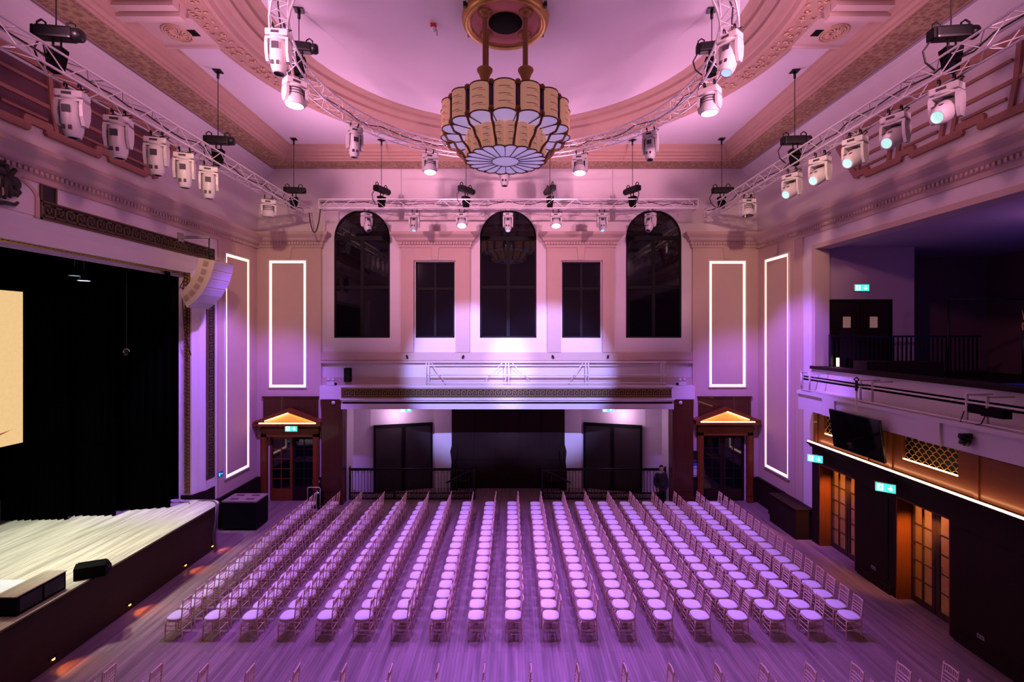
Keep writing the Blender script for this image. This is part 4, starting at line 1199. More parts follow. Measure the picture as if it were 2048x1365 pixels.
def fixture(label, kind, x, y, z, pan, tilt, lens, group, scale=1.0):
    t = thing('moving_head_light', label, 'stage light', (x, y, z), pan, group)
    t.scale = (scale,)*3
    link('clamp', FX['clamp'], t); b = link('base', FX['base'], t); link('display_panel', FX['base_panel'], b)
    pv = -.46 if kind == 'spot' else -.36
    y_ = link('yoke', FX['yoke_'+kind], t)
    h = link('head', FX['head_'+kind], t, (0, 0, pv), (tilt, 0, 0))
    for v_ in FX['vents_'+kind]: link(v_.name.split('.')[0], v_, h)
    link('lens', FX['%s_%s' % (kind, lens)], h)
    return t
ZU = TZ-S_/2-.10
ords = ['nearest', 'second nearest', 'third from the camera', 'fourth from the camera', 'fifth from the camera', 'farthest']
for i, px in enumerate((145, 237, 313, 369, 418, 537)):
    y = FPX*LTX/(px-VX); k = 'spot' if i < 5 else 'wash'
    fixture('white moving head on the left side truss, %s, pointing down' % ords[i], k, LTX, y, ZU, .25+.05*i, .10 if i < 5 else .15, 'lens_off', 'moving heads on the left side truss', 1.12 if k == 'spot' else 1.15)
for i, px in enumerate((1893, 1790, 1710, 1640, 1584, 1495)):
    y = FPX*RTX/(px-VX); k = 'spot' if i < 5 else 'wash'
    fixture('white moving head on the right side truss, %s, %s' % (ords[i], 'pale lens turned outwards' if i < 5 else 'pointing down'), k, RTX, y, ZU, -1.12+.03*i if i < 5 else 0, -1.05 if i < 5 else -.1, 'lens_cyan' if i < 5 else 'lens_off', 'moving heads on the right side truss', 1.12 if k == 'spot' else 1.15)
names = ['first', 'second', 'third', 'middle', 'fifth', 'sixth', 'last']
for i, (px, k, ln, pan, tilt) in enumerate(((733, 'spot', 'lens_off', .9, -.45), (829, 'spot', 'lens_dim', 0, -.38), (924, 'wash', 'lens_lit', 0, -.42), (1016, 'spot', 'lens_dim', 0, -.38), (1112, 'wash', 'lens_lit', 0, -.35), (1204, 'spot', 'lens_dim', 0, -.38), (1301, 'spot', 'lens_off', -.9, -.45))):
    st_ = {'wash': 'glowing wash light', 'spot': 'white moving head'}[k]
    fixture('%s on the back truss, %s from the left' % (st_, names[i]) if i != 3 else 'white moving head at the middle of the back truss', k, (px-VX)/FPX*18.3, 18.3, ZU+.05, pan, tilt, ln, 'moving heads on the back truss', .95 if k == 'spot' else 1.05)
RU = RZ-S_/2-.10
def ring_at(px, far=True):
    """angle on the ring whose picture column is px"""
    best = None
    for i in range(3600):
        g = 2*PI*i/3600; x = CX+RR*math.cos(g); y = CY+RR*math.sin(g)
        if y < 3: continue
        e = abs(VX+x/y*FPX-px)
        if far == (y > 10.9) and (best is None or e < best[0]): best = (e, g)
    return best[1]
for (px, far, k, ln, tilt, lb) in ((548, False, 'spot', 'lens_off', .05, 'big white moving head on the ring truss, nearest on the left'),
        (590, True, 'wash', 'lens_lit', .0, 'glowing wash light on the left of the ring truss'),
        (709, True, 'spot', 'lens_off', .12, 'unlit white moving head on the far left curve of the ring truss'),
        (860, True, 'wash', 'lens_lit', -.15, 'glowing wash light on the far side of the ring truss, left of the chandelier'),
        (1009, True, 'spot', 'lens_off', .0, 'white moving head on the ring truss hidden behind the chandelier'),
        (1160, True, 'wash', 'lens_lit', -.15, 'glowing wash light on the far side of the ring truss, right of the chandelier'),
        (1301, True, 'spot', 'lens_off', -.12, 'unlit white moving head on the far right curve of the ring truss'),
        (1419, True, 'wash', 'lens_lit', .0, 'glowing wash light on the right of the ring truss'),
        (1465, False, 'spot', 'lens_dim', -.35, 'big white moving head on the ring truss, nearest on the right')):
    g = ring_at(px, far)
    fixture(lb, k, CX+RR*math.cos(g), CY+RR*math.sin(g), RU, (g-PI/2)*.5 if far else (0.1 if px < 1000 else -.9), tilt, ln, 'moving heads on the ring truss', 1.1 if k == 'spot' else 1.25)

# ================================================================ CHANDELIER
ch = thing('chandelier', 'huge two-tiered scalloped chandelier hanging from the round ceiling', 'chandelier', (CX, CY, EYE))
def T(x, y, z): return Matrix.Translation((x, y, z))
m = MB()
m.lathe([(0, 7.72), (.52, 7.72), (.56, 7.70), (.86, 7.70)], 48); m.build('rose_disc', 'plate_rose', ch)
m = MB(); m.lathe([(.86, 7.70), (.88, 7.66), (1.0, 7.64), (1.06, 7.70), (1.08, 7.82), (1.0, 7.9), (.9, 8.04)], 48); m.build('rose_rim', 'gold', ch)
m = MB(); m.lathe([(0, 7.69), (.40, 7.69), (.42, 7.71), (.42, 7.73)], 32); m.build('rose_opening', 'black_matte', ch)
for k in range(6):
    g = PI*(k+.5)/3; mm = MB(); mm.bbox(-.04, .04, -.05, .05, 7.74, 7.86, .01, T(1.10*math.cos(g), 1.10*math.sin(g), 0)); mm.build('rim_boss', 'black_metal', ch)
for sx in (-1, 1):
    for sy in (-1, 1):
        x, y = sx*.49, sy*.42
        m = MB(); m.lathe([(.055, 5.35), (.055, 7.55), (.10, 7.62), (.17, 7.66), (.18, 7.70)], 14, T(x, y, 0)); m.build('stem', 'brass_old', ch)
        m = MB(); m.lathe([(.085, 5.45), (.085, 5.95), (.10, 6.10), (.14, 6.22), (.185, 6.29), (.19, 6.33), (.17, 6.35), (.06, 6.35)], 16, T(x, y, 0)); m.build('trumpet_cup', 'gold_dull', ch)
def scallop(R0, r, n, z0, z1, nm, phase=0):
    for k in range(n):
        g = 2*PI*(k+phase)/n; c = Matrix.Rotation(g, 4, 'Z') @ T(R0, 0, 0)
        m = MB(); m.lathe([(r, z0), (r*1.0, z1)], 12, c, -PI*.52, PI*.52); m.lathe([(r-.01, z0), (r-.01, z1)], 12, c, -PI*.52, PI*.52)
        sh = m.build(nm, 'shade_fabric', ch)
        m = MB()
        for z in (z0, z1): m.tube([c @ Vector((r*math.cos(a), r*math.sin(a), z)) for a in [-PI*.52+PI*1.04*i/12 for i in range(13)]], .016, 5)
        m.build('rim', 'shade_rim', sh)
        m = MB(); random.seed(k)
        for j in range(3):
            z = z0+(z1-z0)*(j+1)/4; w = .018
            m.lathe([(r+.004, z-.006), (r+.004, z+.006)], 6, c, -.5, .5)
            m.lathe([(r+.004, z-.045), (r+.004, z-.037)], 4, c, .15, .75)
        m.build('slot', 'shade_slot', sh)
NU = 16; RU0, ru = 1.33, .27
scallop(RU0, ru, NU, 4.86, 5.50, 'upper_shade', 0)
NL = 20; RL0, rl = .86, .142
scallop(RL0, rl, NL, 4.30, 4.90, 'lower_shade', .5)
for k in range(NU):
    g = 2*PI*(k+.5)/NU; c = Matrix.Rotation(g, 4, 'Z')
    m = MB(); m.box(1.47, 1.50, -.05, .05, 4.95, 5.46, c); fr = m.build('mullion', 'blue_glass', ch)
    m = MB(); m.tube([c @ Vector((1.51, 0, 4.95)), c @ Vector((1.51, 0, 5.46))], .012, 5)
    m.lathe([(0, 5.44), (.07, 5.44), (.075, 5.49), (.05, 5.54), (0, 5.55)], 10, c @ T(1.49, 0, 0)); m.lathe([(0, 4.80), (.05, 4.83), (.07, 4.9), (.05, 4.97), (0, 4.97)], 10, c @ T(1.49, 0, 0))
    m.build('mullion_cap', 'brass_old', fr)
    m = MB(); m.tube([c @ Vector(p) for p in ((1.50, 0, 4.84), (1.42, 0, 4.70), (1.27, 0, 4.66), (1.20, 0, 4.52), (1.07, 0, 4.42), (1.0, 0, 4.30))], [.03, .028, .034, .026, .032, .03], 6)
    m.build('scroll_arm', 'brass_old', ch)
def rosette(m, R0, r, n, z, phase, rin=0.0, inner=0):
    vs = []; fs = []; k = n*10
    def rad(g):
        a = ((g*n/(2*PI)-phase+.5) % 1)-.5; a = a*2*PI/n
        s = R0*math.sin(a); v = r*r-s*s
        return R0*math.cos(a)+math.sqrt(max(v, 0))
    for i in range(k):
        g = 2*PI*i/k; q = rad(g)
        vs += [(q*math.cos(g), q*math.sin(g), z), (rin*math.cos(g), rin*math.sin(g), z-inner)]
    for i in range(k): fs.append((2*i, 2*((i+1) % k), 2*((i+1) % k)+1, 2*i+1))
    m.add(vs, fs)
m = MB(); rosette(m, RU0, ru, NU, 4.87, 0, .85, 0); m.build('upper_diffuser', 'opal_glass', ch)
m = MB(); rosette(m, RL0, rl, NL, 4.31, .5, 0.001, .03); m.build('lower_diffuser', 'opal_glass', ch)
m = MB()
for k in range(NL): g = 2*PI*k/NL; m.tube([(.34*math.cos(g), .34*math.sin(g), 4.275), (.985*math.cos(g), .985*math.sin(g), 4.30)], .011, 4)
m.tube([(.34*math.cos(2*PI*i/36), .34*math.sin(2*PI*i/36), 4.275) for i in range(36)], .010, 4, closed=True)
m.build('glazing_ribs', 'shade_rim', ch)
m = MB()
for k in range(NU): g = 2*PI*(k+.5)/NU; m.tube([(.98*math.cos(g), .98*math.sin(g), 4.86), (1.46*math.cos(g), 1.46*math.sin(g), 4.86)], .013, 4)
m.build('upper_ribs', 'shade_rim', ch)
m = MB(); m.lathe([(.0, 5.48), (1.1, 5.46), (1.42, 5.46)], 32); m.build('top_cover', 'shade_rim', ch)

# fire detector on the ceiling
p = Vector((-2.02, 12.3, 15.02))
t = thing('fire_beacon', 'small red and white fire beacon on the round ceiling', 'alarm', p)
m = MB(); m.bbox(-.07, .07, -.07, .07, -.07, .02, .01); m.build('base', 'red_plastic', t)
m = MB(); m.lathe([(0, -.17), (.05, -.16), (.07, -.11), (.07, -.07)], 14); m.build('lens', 'paper', t)
m = MB(); m.tube([(.06, 0, -.1), (.09, 0, -.14), (.09, 0, -.26)], .012, 5); m.build('arm', 'red_plastic', t)

# ================================================================ CHAIRS
def chair_meshes():
    R = {}
    # chair faces -X; origin on the floor under the seat centre
    m = MB(); bm = bmesh.new()
    n = 20; outl = []
    for i in range(n):
        g = 2*PI*i/n; c, s = math.cos(g), math.sin(g)
        e = 2/3.2
        x = math.copysign(abs(c)**e, c)*.195; y = math.copysign(abs(s)**e, s)*.195
        y *= (1.0 if x < 0 else 1-.14*(x/.195))
        outl.append((x, y))
    rings = [(0.90, .452), (1.0, .462), (1.02, .478), (1.0, .494), (.90, .503), (.6, .509), (.25, .511)]
    vs = []; fs = []
    for (k, z) in rings:
        for (x, y) in outl: vs.append((x*k, y*k, z))
    for i in range(len(rings)-1):
        for j in range(n): fs.append((i*n+j, i*n+(j+1) % n, (i+1)*n+(j+1) % n, (i+1)*n+j))
    fs.append(tuple(range(n))); fs.append(tuple(range((len(rings)-1)*n, len(rings)*n)))
    m.add(vs, fs, True); R['cushion'] = m.mesh('seat_cushion', 'cushion'); bm.free()
    m = MB(); vs = []; fs = []
    for (k, z) in ((1.0, .425), (1.04, .432), (1.04, .447), (1.0, .453)):
        for (x, y) in outl: vs.append((x*k, y*k, z))
    for i in range(3):
        for j in range(n): fs.append((i*n+j, i*n+(j+1) % n, (i+1)*n+(j+1) % n, (i+1)*n+j))
    fs.append(tuple(range(n))); fs.append(tuple(range(3*n, 4*n))); m.add(vs, fs, False); R['frame'] = m.mesh('seat_frame', 'chair_wood')
    leg = [(0, 0), (.0, .05), (0, .20), (0, .22), (0, .36), (0, .43)]; rad = [.010, .012, .016, .019, .016, .014]
    for s in (-1, 1):
        m = MB(); m.tube([(-.175-.012*(1-z/.43), s*(.165+.010*(1-z/.43)), z) for _, z in leg], rad, 6); R['leg%d' % s] = m.mesh('front_leg', 'chair_wood')
        m = MB(); zs = [0, .12, .30, .44, .60, .76, .90, .925]
        m.tube([(.175+.045*max(0, (z-.44)/.46)**1.2+.03*(1-min(z, .44)/.44)**1.5, s*(.145+.008*(1-min(z,.44)/.44)), z) for z in zs], [.011, .014, .015, .016, .014, .014, .013, .006], 6); R['post%d' % s] = m.mesh('rear_post', 'chair_wood')
    def bx(z): return .175+.045*max(0, (z-.44)/.46)**1.2
    m = MB()
    for z, r in ((.885, .014), (.765, .011), (.70, .010), (.635, .010), (.57, .010)):
        m.tube([(bx(z)+.012*math.sin(PI*i/4), -.145+.29*i/4, z+(.012*math.sin(PI*i/4) if z > .88 else 0)) for i in range(5)], r, 5, caps=False)
    R['rails'] = m.mesh('back_rails', 'chair_wood')
    m = MB()
    for i in range(1, 7):
        y = -.145+.29*i/7; e = .012*math.sin(PI*i/7)
        m.tube([(bx(.765)+e, y, .765), (bx(.83)+e, y, .83), (bx(.885)+e, y, .892)], [.006, .009, .006], 5, caps=False)
    R['spindles'] = m.mesh('back_spindles', 'chair_wood')
    m = MB()
    for z in (.19, .30):
        m.tube([(-.18, -.168, z), (-.18, .168, z)], .008, 5, caps=False)
        for s in (-1, 1): m.tube([(-.18, s*.168, z+.02), (.19, s*.147, z+.02)], .008, 5, caps=False)
    m.tube([(.19, -.147, .24), (.19, .147, .24)], .008, 5, caps=False)
    R['stretchers'] = m.mesh('stretchers', 'chair_wood')
    return R
CHM = chair_meshes()
PARTS = [('seat_cushion', 'cushion'), ('seat_frame', 'frame'), ('front_leg', 'leg-1'), ('front_leg', 'leg1'), ('rear_post', 'post-1'), ('rear_post', 'post1'), ('back_rails', 'rails'), ('back_spindles', 'spindles'), ('stretchers', 'stretchers')]
ORD = ['first', 'second', 'third', 'fourth', 'fifth', 'sixth', 'seventh', 'eighth', 'ninth', 'tenth', 'eleventh', 'twelfth', 'thirteenth', 'fourteenth', 'fifteenth', 'sixteenth', 'seventeenth', 'eighteenth', 'nineteenth']
random.seed(11)
PITCH, ROW = .4537, .867
spots = []
for r in range(19):
    for c in range(17):
        spots.append((r, c, -7.76+ROW*r, 11.05+PITCH*c, 'main'))
    for c in range(2):
        spots.append((r, c, -7.58+.858*r, 8.72-PITCH*c, 'near'))
spots.sort(key=lambda s: (s[3]**2+s[2]**2)**.5)
stuff = MB(); MATS_ALL = ['chair_wood', 'cushion']
def add_mesh(mb, me, M, mi):
    mb.cur = mi; mb.add([v.co for v in me.vertices], [tuple(p.vertices) for p in me.polygons], me.polygons[0].use_smooth, M); mb.cur = 0
far = []
for n_, (r, c, x, y, blk) in enumerate(spots):
    x += random.uniform(-.012, .012); y += random.uniform(-.006, .006); rz = random.uniform(-.03, .03)
    if n_ >= 300: far.append((x, y, rz)); continue
    if blk == 'main':
        lb = 'pale chiavari chair with white cushion, %s row from stage, %s from the near end' % (ORD[r], ORD[c]) if r < 18 else 'pale chiavari chair with white cushion, row nearest the glazed doors, %s from near end' % ORD[c]
    else:
        lb = 'chiavari chair cropped by the photo\'s bottom edge, %s row from stage, %s' % (ORD[r], 'farther of two' if c == 0 else 'nearer of two')
    t = thing('banquet_chair', lb, 'chair', (x, y, 0), rz, 'rows of chiavari chairs' if blk == 'main' else 'chairs of the nearest block')
    for nm, k in PARTS: link(nm, CHM[k], t)
for (x, y, rz) in far:
    M = T(x, y, 0) @ Matrix.Rotation(rz, 4, 'Z')
    for nm, k in PARTS: add_mesh(stuff, CHM[k], M, 1 if k == 'cushion' else 0)
tag(stuff.build('banquet_chairs', MATS_ALL), 'farthest chiavari chairs, the ends of all rows next to the vestibule', 'chair', 'rows of chiavari chairs', 'stuff')

# ================================================================ SIGNS, DEVICES, FURNITURE
def exit_sign(label, M, w=.42, h=.22, arrow='down', hang=.0):
    t = thing('exit_sign', label, 'sign', (0,0,0), 0, 'green running-man exit signs')
    m = MB(); m.box(-w/2-.012, w/2+.012, 0, .05, -h/2-.012, h/2+.012, M); m.build('housing', 'fixture_white', t)
    m = MB(); m.box(-w/2, w/2, -.004, 0, -h/2, h/2, M); m.build('lit_face', 'exit_green', t)
    s = h
    m = MB()   # pictogram: doorway, running man, arrow
    m.box(-.42*w, -.10*w, -.007, -.004, -.40*s, .40*s, M)
    m.box(.10*w, .34*w, -.007, -.004, -.05*s, .05*s, M)
    if arrow == 'down': m.add([(.12*w, -.007, -.06*s), (.40*w, -.007, -.06*s), (.26*w, -.007, -.36*s)], [(0,1,2)], False, M)
    m.add([(.32*w, -.007, .2*s), (.32*w, -.007, -.2*s), (.44*w, -.007, 0)], [(0,1,2)], False, M) if arrow != 'down' else m.box(.23*w, .29*w, -.007, -.004, -.1*s, .34*s, M)
    m.build('pictogram', 'exit_white', t)
    m = MB()
    m.lathe([(0, -.02), (.045*w, 0), (0, .02)], 8, M @ T(-.22*w, -.009, .26*s))
    m.tube([(-.24*w, -.009, .16*s), (-.27*w, -.009, -.06*s)], .012, 4, M=M)
    m.tube([(-.27*w, -.009, -.06*s), (-.20*w, -.009, -.18*s), (-.22*w, -.009, -.36*s)], .010, 4, M=M)
    m.tube([(-.27*w, -.009, -.06*s), (-.31*w, -.009, -.22*s), (-.38*w, -.009, -.26*s)], .010, 4, M=M)
    m.tube([(-.24*w, -.009, .14*s), (-.17*w, -.009, .02*s)], .008, 4, M=M); m.tube([(-.24*w, -.009, .14*s), (-.33*w, -.009, .04*s)], .008, 4, M=M)
    m.build('running_figure', 'exit_green', t)
    if hang:
        m = MB(); 
        for x in (-.3*w, .3*w): m.tube([(x, .025, h/2), (x, .025, h/2+hang)], .006, 4, M=M)
        m.build('hanger', 'black_metal', t)
    return t
p = PT(582, 857.5, 19.60)
exit_sign('lit green exit sign over the left pedimented door', basis((p.x, 19.61, p.z), (1,0,0), (0,1,0)), .50, .25)
for px, lb in ((812, 'left'), (1216, 'right')):
    p = PT(px, 821, 20.9)
    exit_sign('lit exit sign over the %s black doors in the vestibule' % lb, basis((p.x, 20.9, 3.70), (1,0,0), (0,1,0)), .50, .22, 'down', .14)
for (a, b), lb in zip(DR, ('nearer', 'farther')):
    yc = (a+b)/2+.65 if lb == 'nearer' else (a+b)/2+.45
    exit_sign('lit green exit sign projecting over the %s glazed side door' % lb, basis((LX-.38, yc, 2.98), (.75,-.66,0), (.66,.75,0)), .42, .22)
    t = bpy.data.objects[max(o.name for o in bpy.data.objects if o.name.startswith('exit_sign'))]
    m = MB(); m.box(LX-.30, LX, yc+.02, yc+.06, 3.10, 3.13); m.build('bracket', 'black_metal', t)
p = PT(1723, 576, 16.4)
exit_sign('lit exit sign over the double door on the balcony', basis((p.x, 16.38, p.z), (1,0,0), (0,1,0)), .50, .22)
p = PX(438, 949, XL)
t = thing('door_notice', 'small blue sign on the left wall beside the tall lit panel', 'sign', (XL+.052, p.y, p.z))
m = MB(); m.box(0, .008, -.14, .14, -.09, .09); m.build('plate', 'blue_print', t)
m = MB(); m.box(.008, .010, -.10, -.02, -.06, .06); m.box(.008, .010, .02, .11, -.02, .02); m.build('print', 'exit_green', t)

# loudspeaker on the band over the canopy
p = PT(697, 750, 19.8)
t = thing('wall_speaker', 'small black loudspeaker on the wall above the canopy, left side', 'speaker', (p.x, 19.72, p.z))
m = MB(); m.bbox(-.13, .13, -.12, .12, -.29, .29, .015); m.build('cabinet_body', 'black_matte', t)
m = MB(); m.box(-.11, .11, -.128, -.12, -.27, .27); m.build('grille', 'black_metal', t)
m = MB(); m.box(-.03, .03, .12, .28, -.03, .03); m.build('bracket', 'black_metal', t)
# emergency twin lamps
for px, s, lb in ((660, 1, 'left'), (1366, -1, 'right')):
    t = thing('emergency_light', 'white twin-head emergency light at the %s end of the canopy' % lb, 'emergency light', ((px-VX)/FPX*19.6, 19.7, 4.89))
    m = MB(); m.bbox(-.16, .16, -.06, .06, 0, .16, .01); m.build('battery_box', 'fixture_white', t)
    for q in (-1, 1):
        m = MB(); m.lathe([(0, .05), (.05, .05), (.07, -.03), (0, -.03)], 12, T(q*.09, -.02, .24) @ Matrix.Rotation(PI/2-.3, 4, 'X')); m.tube([(q*.09, 0, .16), (q*.09, 0, .22)], .015, 5); m.build('lamp_head', 'fixture_white', t)
    m = MB(); m.lathe([(0, .04), (.04, .03), (.055, 0), (.055, -.03)], 12, T(s*.22, -.05, .06) @ Matrix.Rotation(-PI/2, 4, 'X')); m.build('camera_dome', 'black_paint', t)
for px, lb in ((667, 'left'), (1361, 'right')):
    t = thing('sensor', 'round white sensor at the top of the %s wooden pier' % lb, 'sensor', ((px-VX)/FPX*19.47, 19.46, EYE-(806-VY)/FPX*19.47))
    m = MB(); m.lathe([(0, .05), (.05, .045), (.075, .01), (.075, 0)], 16, Matrix.Rotation(PI/2, 4, 'X')); m.build('housing', 'fixture_white', t)
    m = MB(); m.lathe([(0, .06), (.02, .055), (.02, .045)], 10, Matrix.Rotation(PI/2, 4, 'X')); m.build('window', 'fixture_grey', t)
for px, rz, lb in ((814, 0, 'first'), (926, .5, 'second'), (1106, -.5, 'third'), (1216, 0, 'fourth')):
    p = PT(px, 714, 19.8)
    t = thing('accent_spotlight', 'tiny dark spotlight on the beige band under the windows, %s from left' % lb, 'stage light', (p.x, 19.80, p.z), rz, 'tiny spotlights under the windows')
    m = MB(); m.lathe([(0, .07), (.04, .07), (.045, -.06), (0, -.06)], 10, Matrix.Rotation(.8, 4, 'X')); m.build('housing', 'black_metal', t)
    m = MB(); m.tube([(0, .02, -.02), (0, .10, -.10)], .012, 5); m.build('bracket', 'black_metal', t)

# white pipe rail with stays over the canopy
t = thing('pipe_rail', 'white pipe rail with diagonal stays along the top of the canopy', 'rail', (0, 19.5, 4.91))
zt = .95
m = MB()
for z in (zt, zt-.52, .10): m.tube([(-3.45, 0, z), (6.35, 0, z)], .028, 6)
m.build('rail', 'white_metal', t)
for x in (-3.45, -.18, 3.10, 6.2):
    m = MB()
    for d in (-.06, .06): m.tube([(x+d, 0, 0), (x+d, 0, zt)], .025, 6)
    m.build('post', 'white_metal', t)
for x, d in ((-3.3, .8), (-.35, -1.2), (0, 1.2), (2.95, -.8)):
    m = MB(); m.tube([(x, 0, zt), (x+d*.75, .2, .02)], .016, 5); m.build('stay', 'white_metal', t)

# balustrades at the vestibule
def balustrade(label, x0, x1):
    t = thing('balustrade', label, 'railing', (0, 20.15, 0), 0, 'black iron balustrades')
    m = MB(); m.box(x0, x1, -.03, .03, 1.22, 1.27); m.tube([(x0, 0, 1.30), (x1, 0, 1.30)], .03, 6); m.build('handrail', 'black_metal', t)
    m = MB(); n = int((x1-x0)/.13)
    for i in range(n+1):
        x = x0+(x1-x0)*i/n; m.box(x-.009, x+.009, -.009, .009, .30, 1.22)
        if i < n and i % 2 == 0: m.tube([(x, 0, 1.08), (x+.03, 0, 1.17), (x+.065*1, 0, 1.20), (x+.10, 0, 1.17), (x+.13, 0, 1.08)], .008, 4)
    m.build('balusters', 'black_metal', t)
    m = MB(); m.box(x0, x1, -.02, .02, .27, .30); m.box(x0, x1, -.02, .02, 0, .04); meander(m, x1-x0, .20, basis((x0, 0, .055), (1,0,0), (0,1,0)), .16); m.build('fret_panel', 'black_metal', t)
    for x in (x0+.03, x1-.03, x0+(x1-x0)*.36):
        m = MB(); m.box(x-.035, x+.035, -.035, .035, 0, 1.34); m.lathe([(0, 1.42), (.03, 1.40), (.04, 1.37), (.02, 1.34)], 10, T(x, 0, 0)); m.build('newel', 'black_metal', t)
    return t
balustrade('black iron balustrade before the left black doors', -6.88, -1.55)
balustrade('black iron balustrade before the right black doors', 1.28, 6.55)
for s, lb in ((-1, 'left'), (1, 'right')):
    x = -.14+s*1.45
    t = thing('stair_rail', 'black sloping iron stair rail %s of the vestibule centre' % lb, 'railing', (x, 20.38, 0), 0, 'sloping stair rails')
    m = MB(); m.tube([(0, 0, 1.15), (s*.35, .25, 1.0), (s*1.1, .52, .55), (s*1.3, .58, .45)], .035, 6); m.build('handrail', 'black_metal', t)
    m = MB()
    for k in range(7): f = k/6; m.tube([(s*(.05+1.15*f), .04+.5*f, 0), (s*(.05+1.15*f), .04+.5*f, 1.1-.6*f)], .012, 4)
    m.build('balusters', 'black_metal', t)
    m = MB(); m.lathe([(.05, 0), (.05, 1.2), (.08, 1.25), (.07, 1.34), (0, 1.38)], 12); m.build('newel', 'black_metal', t)
    # carved newel figures of the panelling
    t = thing('bench_end', 'dark carved timber bench end against the central panelling, %s side' % lb, 'bench', (-.14+s*2.45, 21.35, 0))
    m = MB(); m.prism([(-.16, 0), (.16, 0), (.18, .6), (.12, 1.3), (.16, 1.75), (.08, 2.05), (-.08, 2.05), (-.16, 1.75), (-.1, 1.3)], -.05, .05, 'y'); m.build('end_board', 'dark_wood', t)
    m = MB(); m.box(-.7 if s > 0 else .05, -.05 if s > 0 else .7, -.2, .2, .42, .47); m.build('seat', 'dark_wood', t)

# person ------------------------------------------------------------------------
pe = thing('person', 'person in dark clothes standing before the right wooden pier, head lowered', 'person', (6.00, 19.05, 0), .15)
def skin_body(name, bones, radii, mt, parent, sub=1):
    me = bpy.data.meshes.new(name); ids = {k: i for i, k in enumerate(radii)}
    me.from_pydata([radii[k][0] for k in radii], [(ids[a], ids[b]) for a, b in bones], [])
    o = bpy.data.objects.new(name, me); COL.objects.link(o)
    sm = o.modifiers.new('s', 'SKIN'); sm.use_smooth_shade = True
    for k, i in ids.items():
        r = radii[k][1]; me.skin_vertices[0].data[i].radius = (r, r) if not isinstance(r, tuple) else r
    me.skin_vertices[0].data[0].use_root = True
    ss = o.modifiers.new('d', 'SUBSURF'); ss.levels = sub; ss.render_levels = sub
    dg = bpy.context.evaluated_depsgraph_get(); me2 = bpy.data.meshes.new_from_object(o.evaluated_get(dg))
    bpy.data.objects.remove(o); me2.materials.clear(); me2.materials.append(MATS[mt])
    for p_ in me2.polygons: p_.use_smooth = True
    return link(name, me2, parent)
R_ = {'pelvis': ((0, 0, .92), .15), 'waist': ((0, 0, 1.08), .14), 'chest': ((0, .01, 1.28), .16), 'neckb': ((0, .01, 1.43), .07), 'neck': ((0, -.015, 1.50), .052), 'headb': ((0, -.03, 1.57), .075), 'head': ((0, -.035, 1.64), .085), 'top': ((0, -.02, 1.70), .060)}
B_ = [('pelvis', 'waist'), ('waist', 'chest'), ('chest', 'neckb'), ('neckb', 'neck'), ('neck', 'headb'), ('headb', 'head'), ('head', 'top')]
for s, n in ((-1, 'l'), (1, 'r')):
    R_.update({'hip'+n: ((s*.09, 0, .86), .105), 'knee'+n: ((s*.10, -.01, .48), .065), 'ank'+n: ((s*.10, .01, .09), .042), 'toe'+n: ((s*.11, -.13, .04), .035),
               'sh'+n: ((s*.185, .01, 1.38), .065), 'el'+n: ((s*.25, .03, 1.10), .045), 'wr'+n: ((s*.20, -.10, .88), .030), 'palm'+n: ((s*.195, -.13, .82), .032)})
    B_ += [('pelvis', 'hip'+n), ('hip'+n, 'knee'+n), ('knee'+n, 'ank'+n), ('ank'+n, 'toe'+n), ('chest', 'sh'+n), ('sh'+n, 'el'+n), ('el'+n, 'wr'+n), ('wr'+n, 'palm'+n)]
    for f_ in range(4):
        dx = (f_-1.5)*.018; L = [.060, .070, .066, .052][f_]
        R_.update({'f%d%s' % (f_, n): ((s*.195+dx, -.145, .79), .009), 'g%d%s' % (f_, n): ((s*.195+dx, -.15, .79-L*.6), .008), 'h%d%s' % (f_, n): ((s*.195+dx, -.135, .79-L), .007)})
        B_ += [('palm'+n, 'f%d%s' % (f_, n)), ('f%d%s' % (f_, n), 'g%d%s' % (f_, n)), ('g%d%s' % (f_, n), 'h%d%s' % (f_, n))]
    R_.update({'t1'+n: ((s*.165, -.15, .83), .011), 't2'+n: ((s*.145, -.17, .80), .009)}); B_ += [('palm'+n, 't1'+n), ('t1'+n, 't2'+n)]
body = skin_body('body', B_, R_, 'skin', pe)
def cloth(keys, grow, bones, name, mt):
    rr = {k: (R_[k][0], R_[k][1]+grow) for k in keys}
    return skin_body(name, bones, rr, mt, pe)
cloth(['chest', 'waist', 'pelvis', 'neckb', 'shl', 'ell', 'wrl', 'shr', 'elr', 'wrr'], .034, [('pelvis', 'waist'), ('waist', 'chest'), ('chest', 'neckb'), ('chest', 'shl'), ('shl', 'ell'), ('ell', 'wrl'), ('chest', 'shr'), ('shr', 'elr'), ('elr', 'wrr')], 'jacket', 'cloth_black')
cloth(['pelvis', 'hipl', 'kneel', 'ankl', 'hipr', 'kneer', 'ankr'], .030, [('pelvis', 'hipl'), ('hipl', 'kneel'), ('kneel', 'ankl'), ('pelvis', 'hipr'), ('hipr', 'kneer'), ('kneer', 'ankr')], 'trousers', 'cloth_black')
m = MB(); m.lathe([(.150, .86), (.190, .90), (.195, 1.0), (.185, 1.10), (.150, 1.14)], 20, Matrix.Diagonal((1.0, .95, 1, 1))); m.build('jacket_hem', 'cloth_black', pe)
for s in (-1, 1):
    m = MB(); m.bbox(s*.105-.05, s*.105+.05, -.19, .07, 0, .085, .03); m.build('shoe', 'black_paint', pe)
m = MB()
m.lathe([(0, .125), (.05, .115), (.085, .07), (.098, .01), (.095, -.03)], 16, T(0, -.015, 1.645) @ Matrix.Diagonal((.93, 1.08, 1, 1)), -.3, PI+.3); m.build('hair', 'hair_grey', pe)
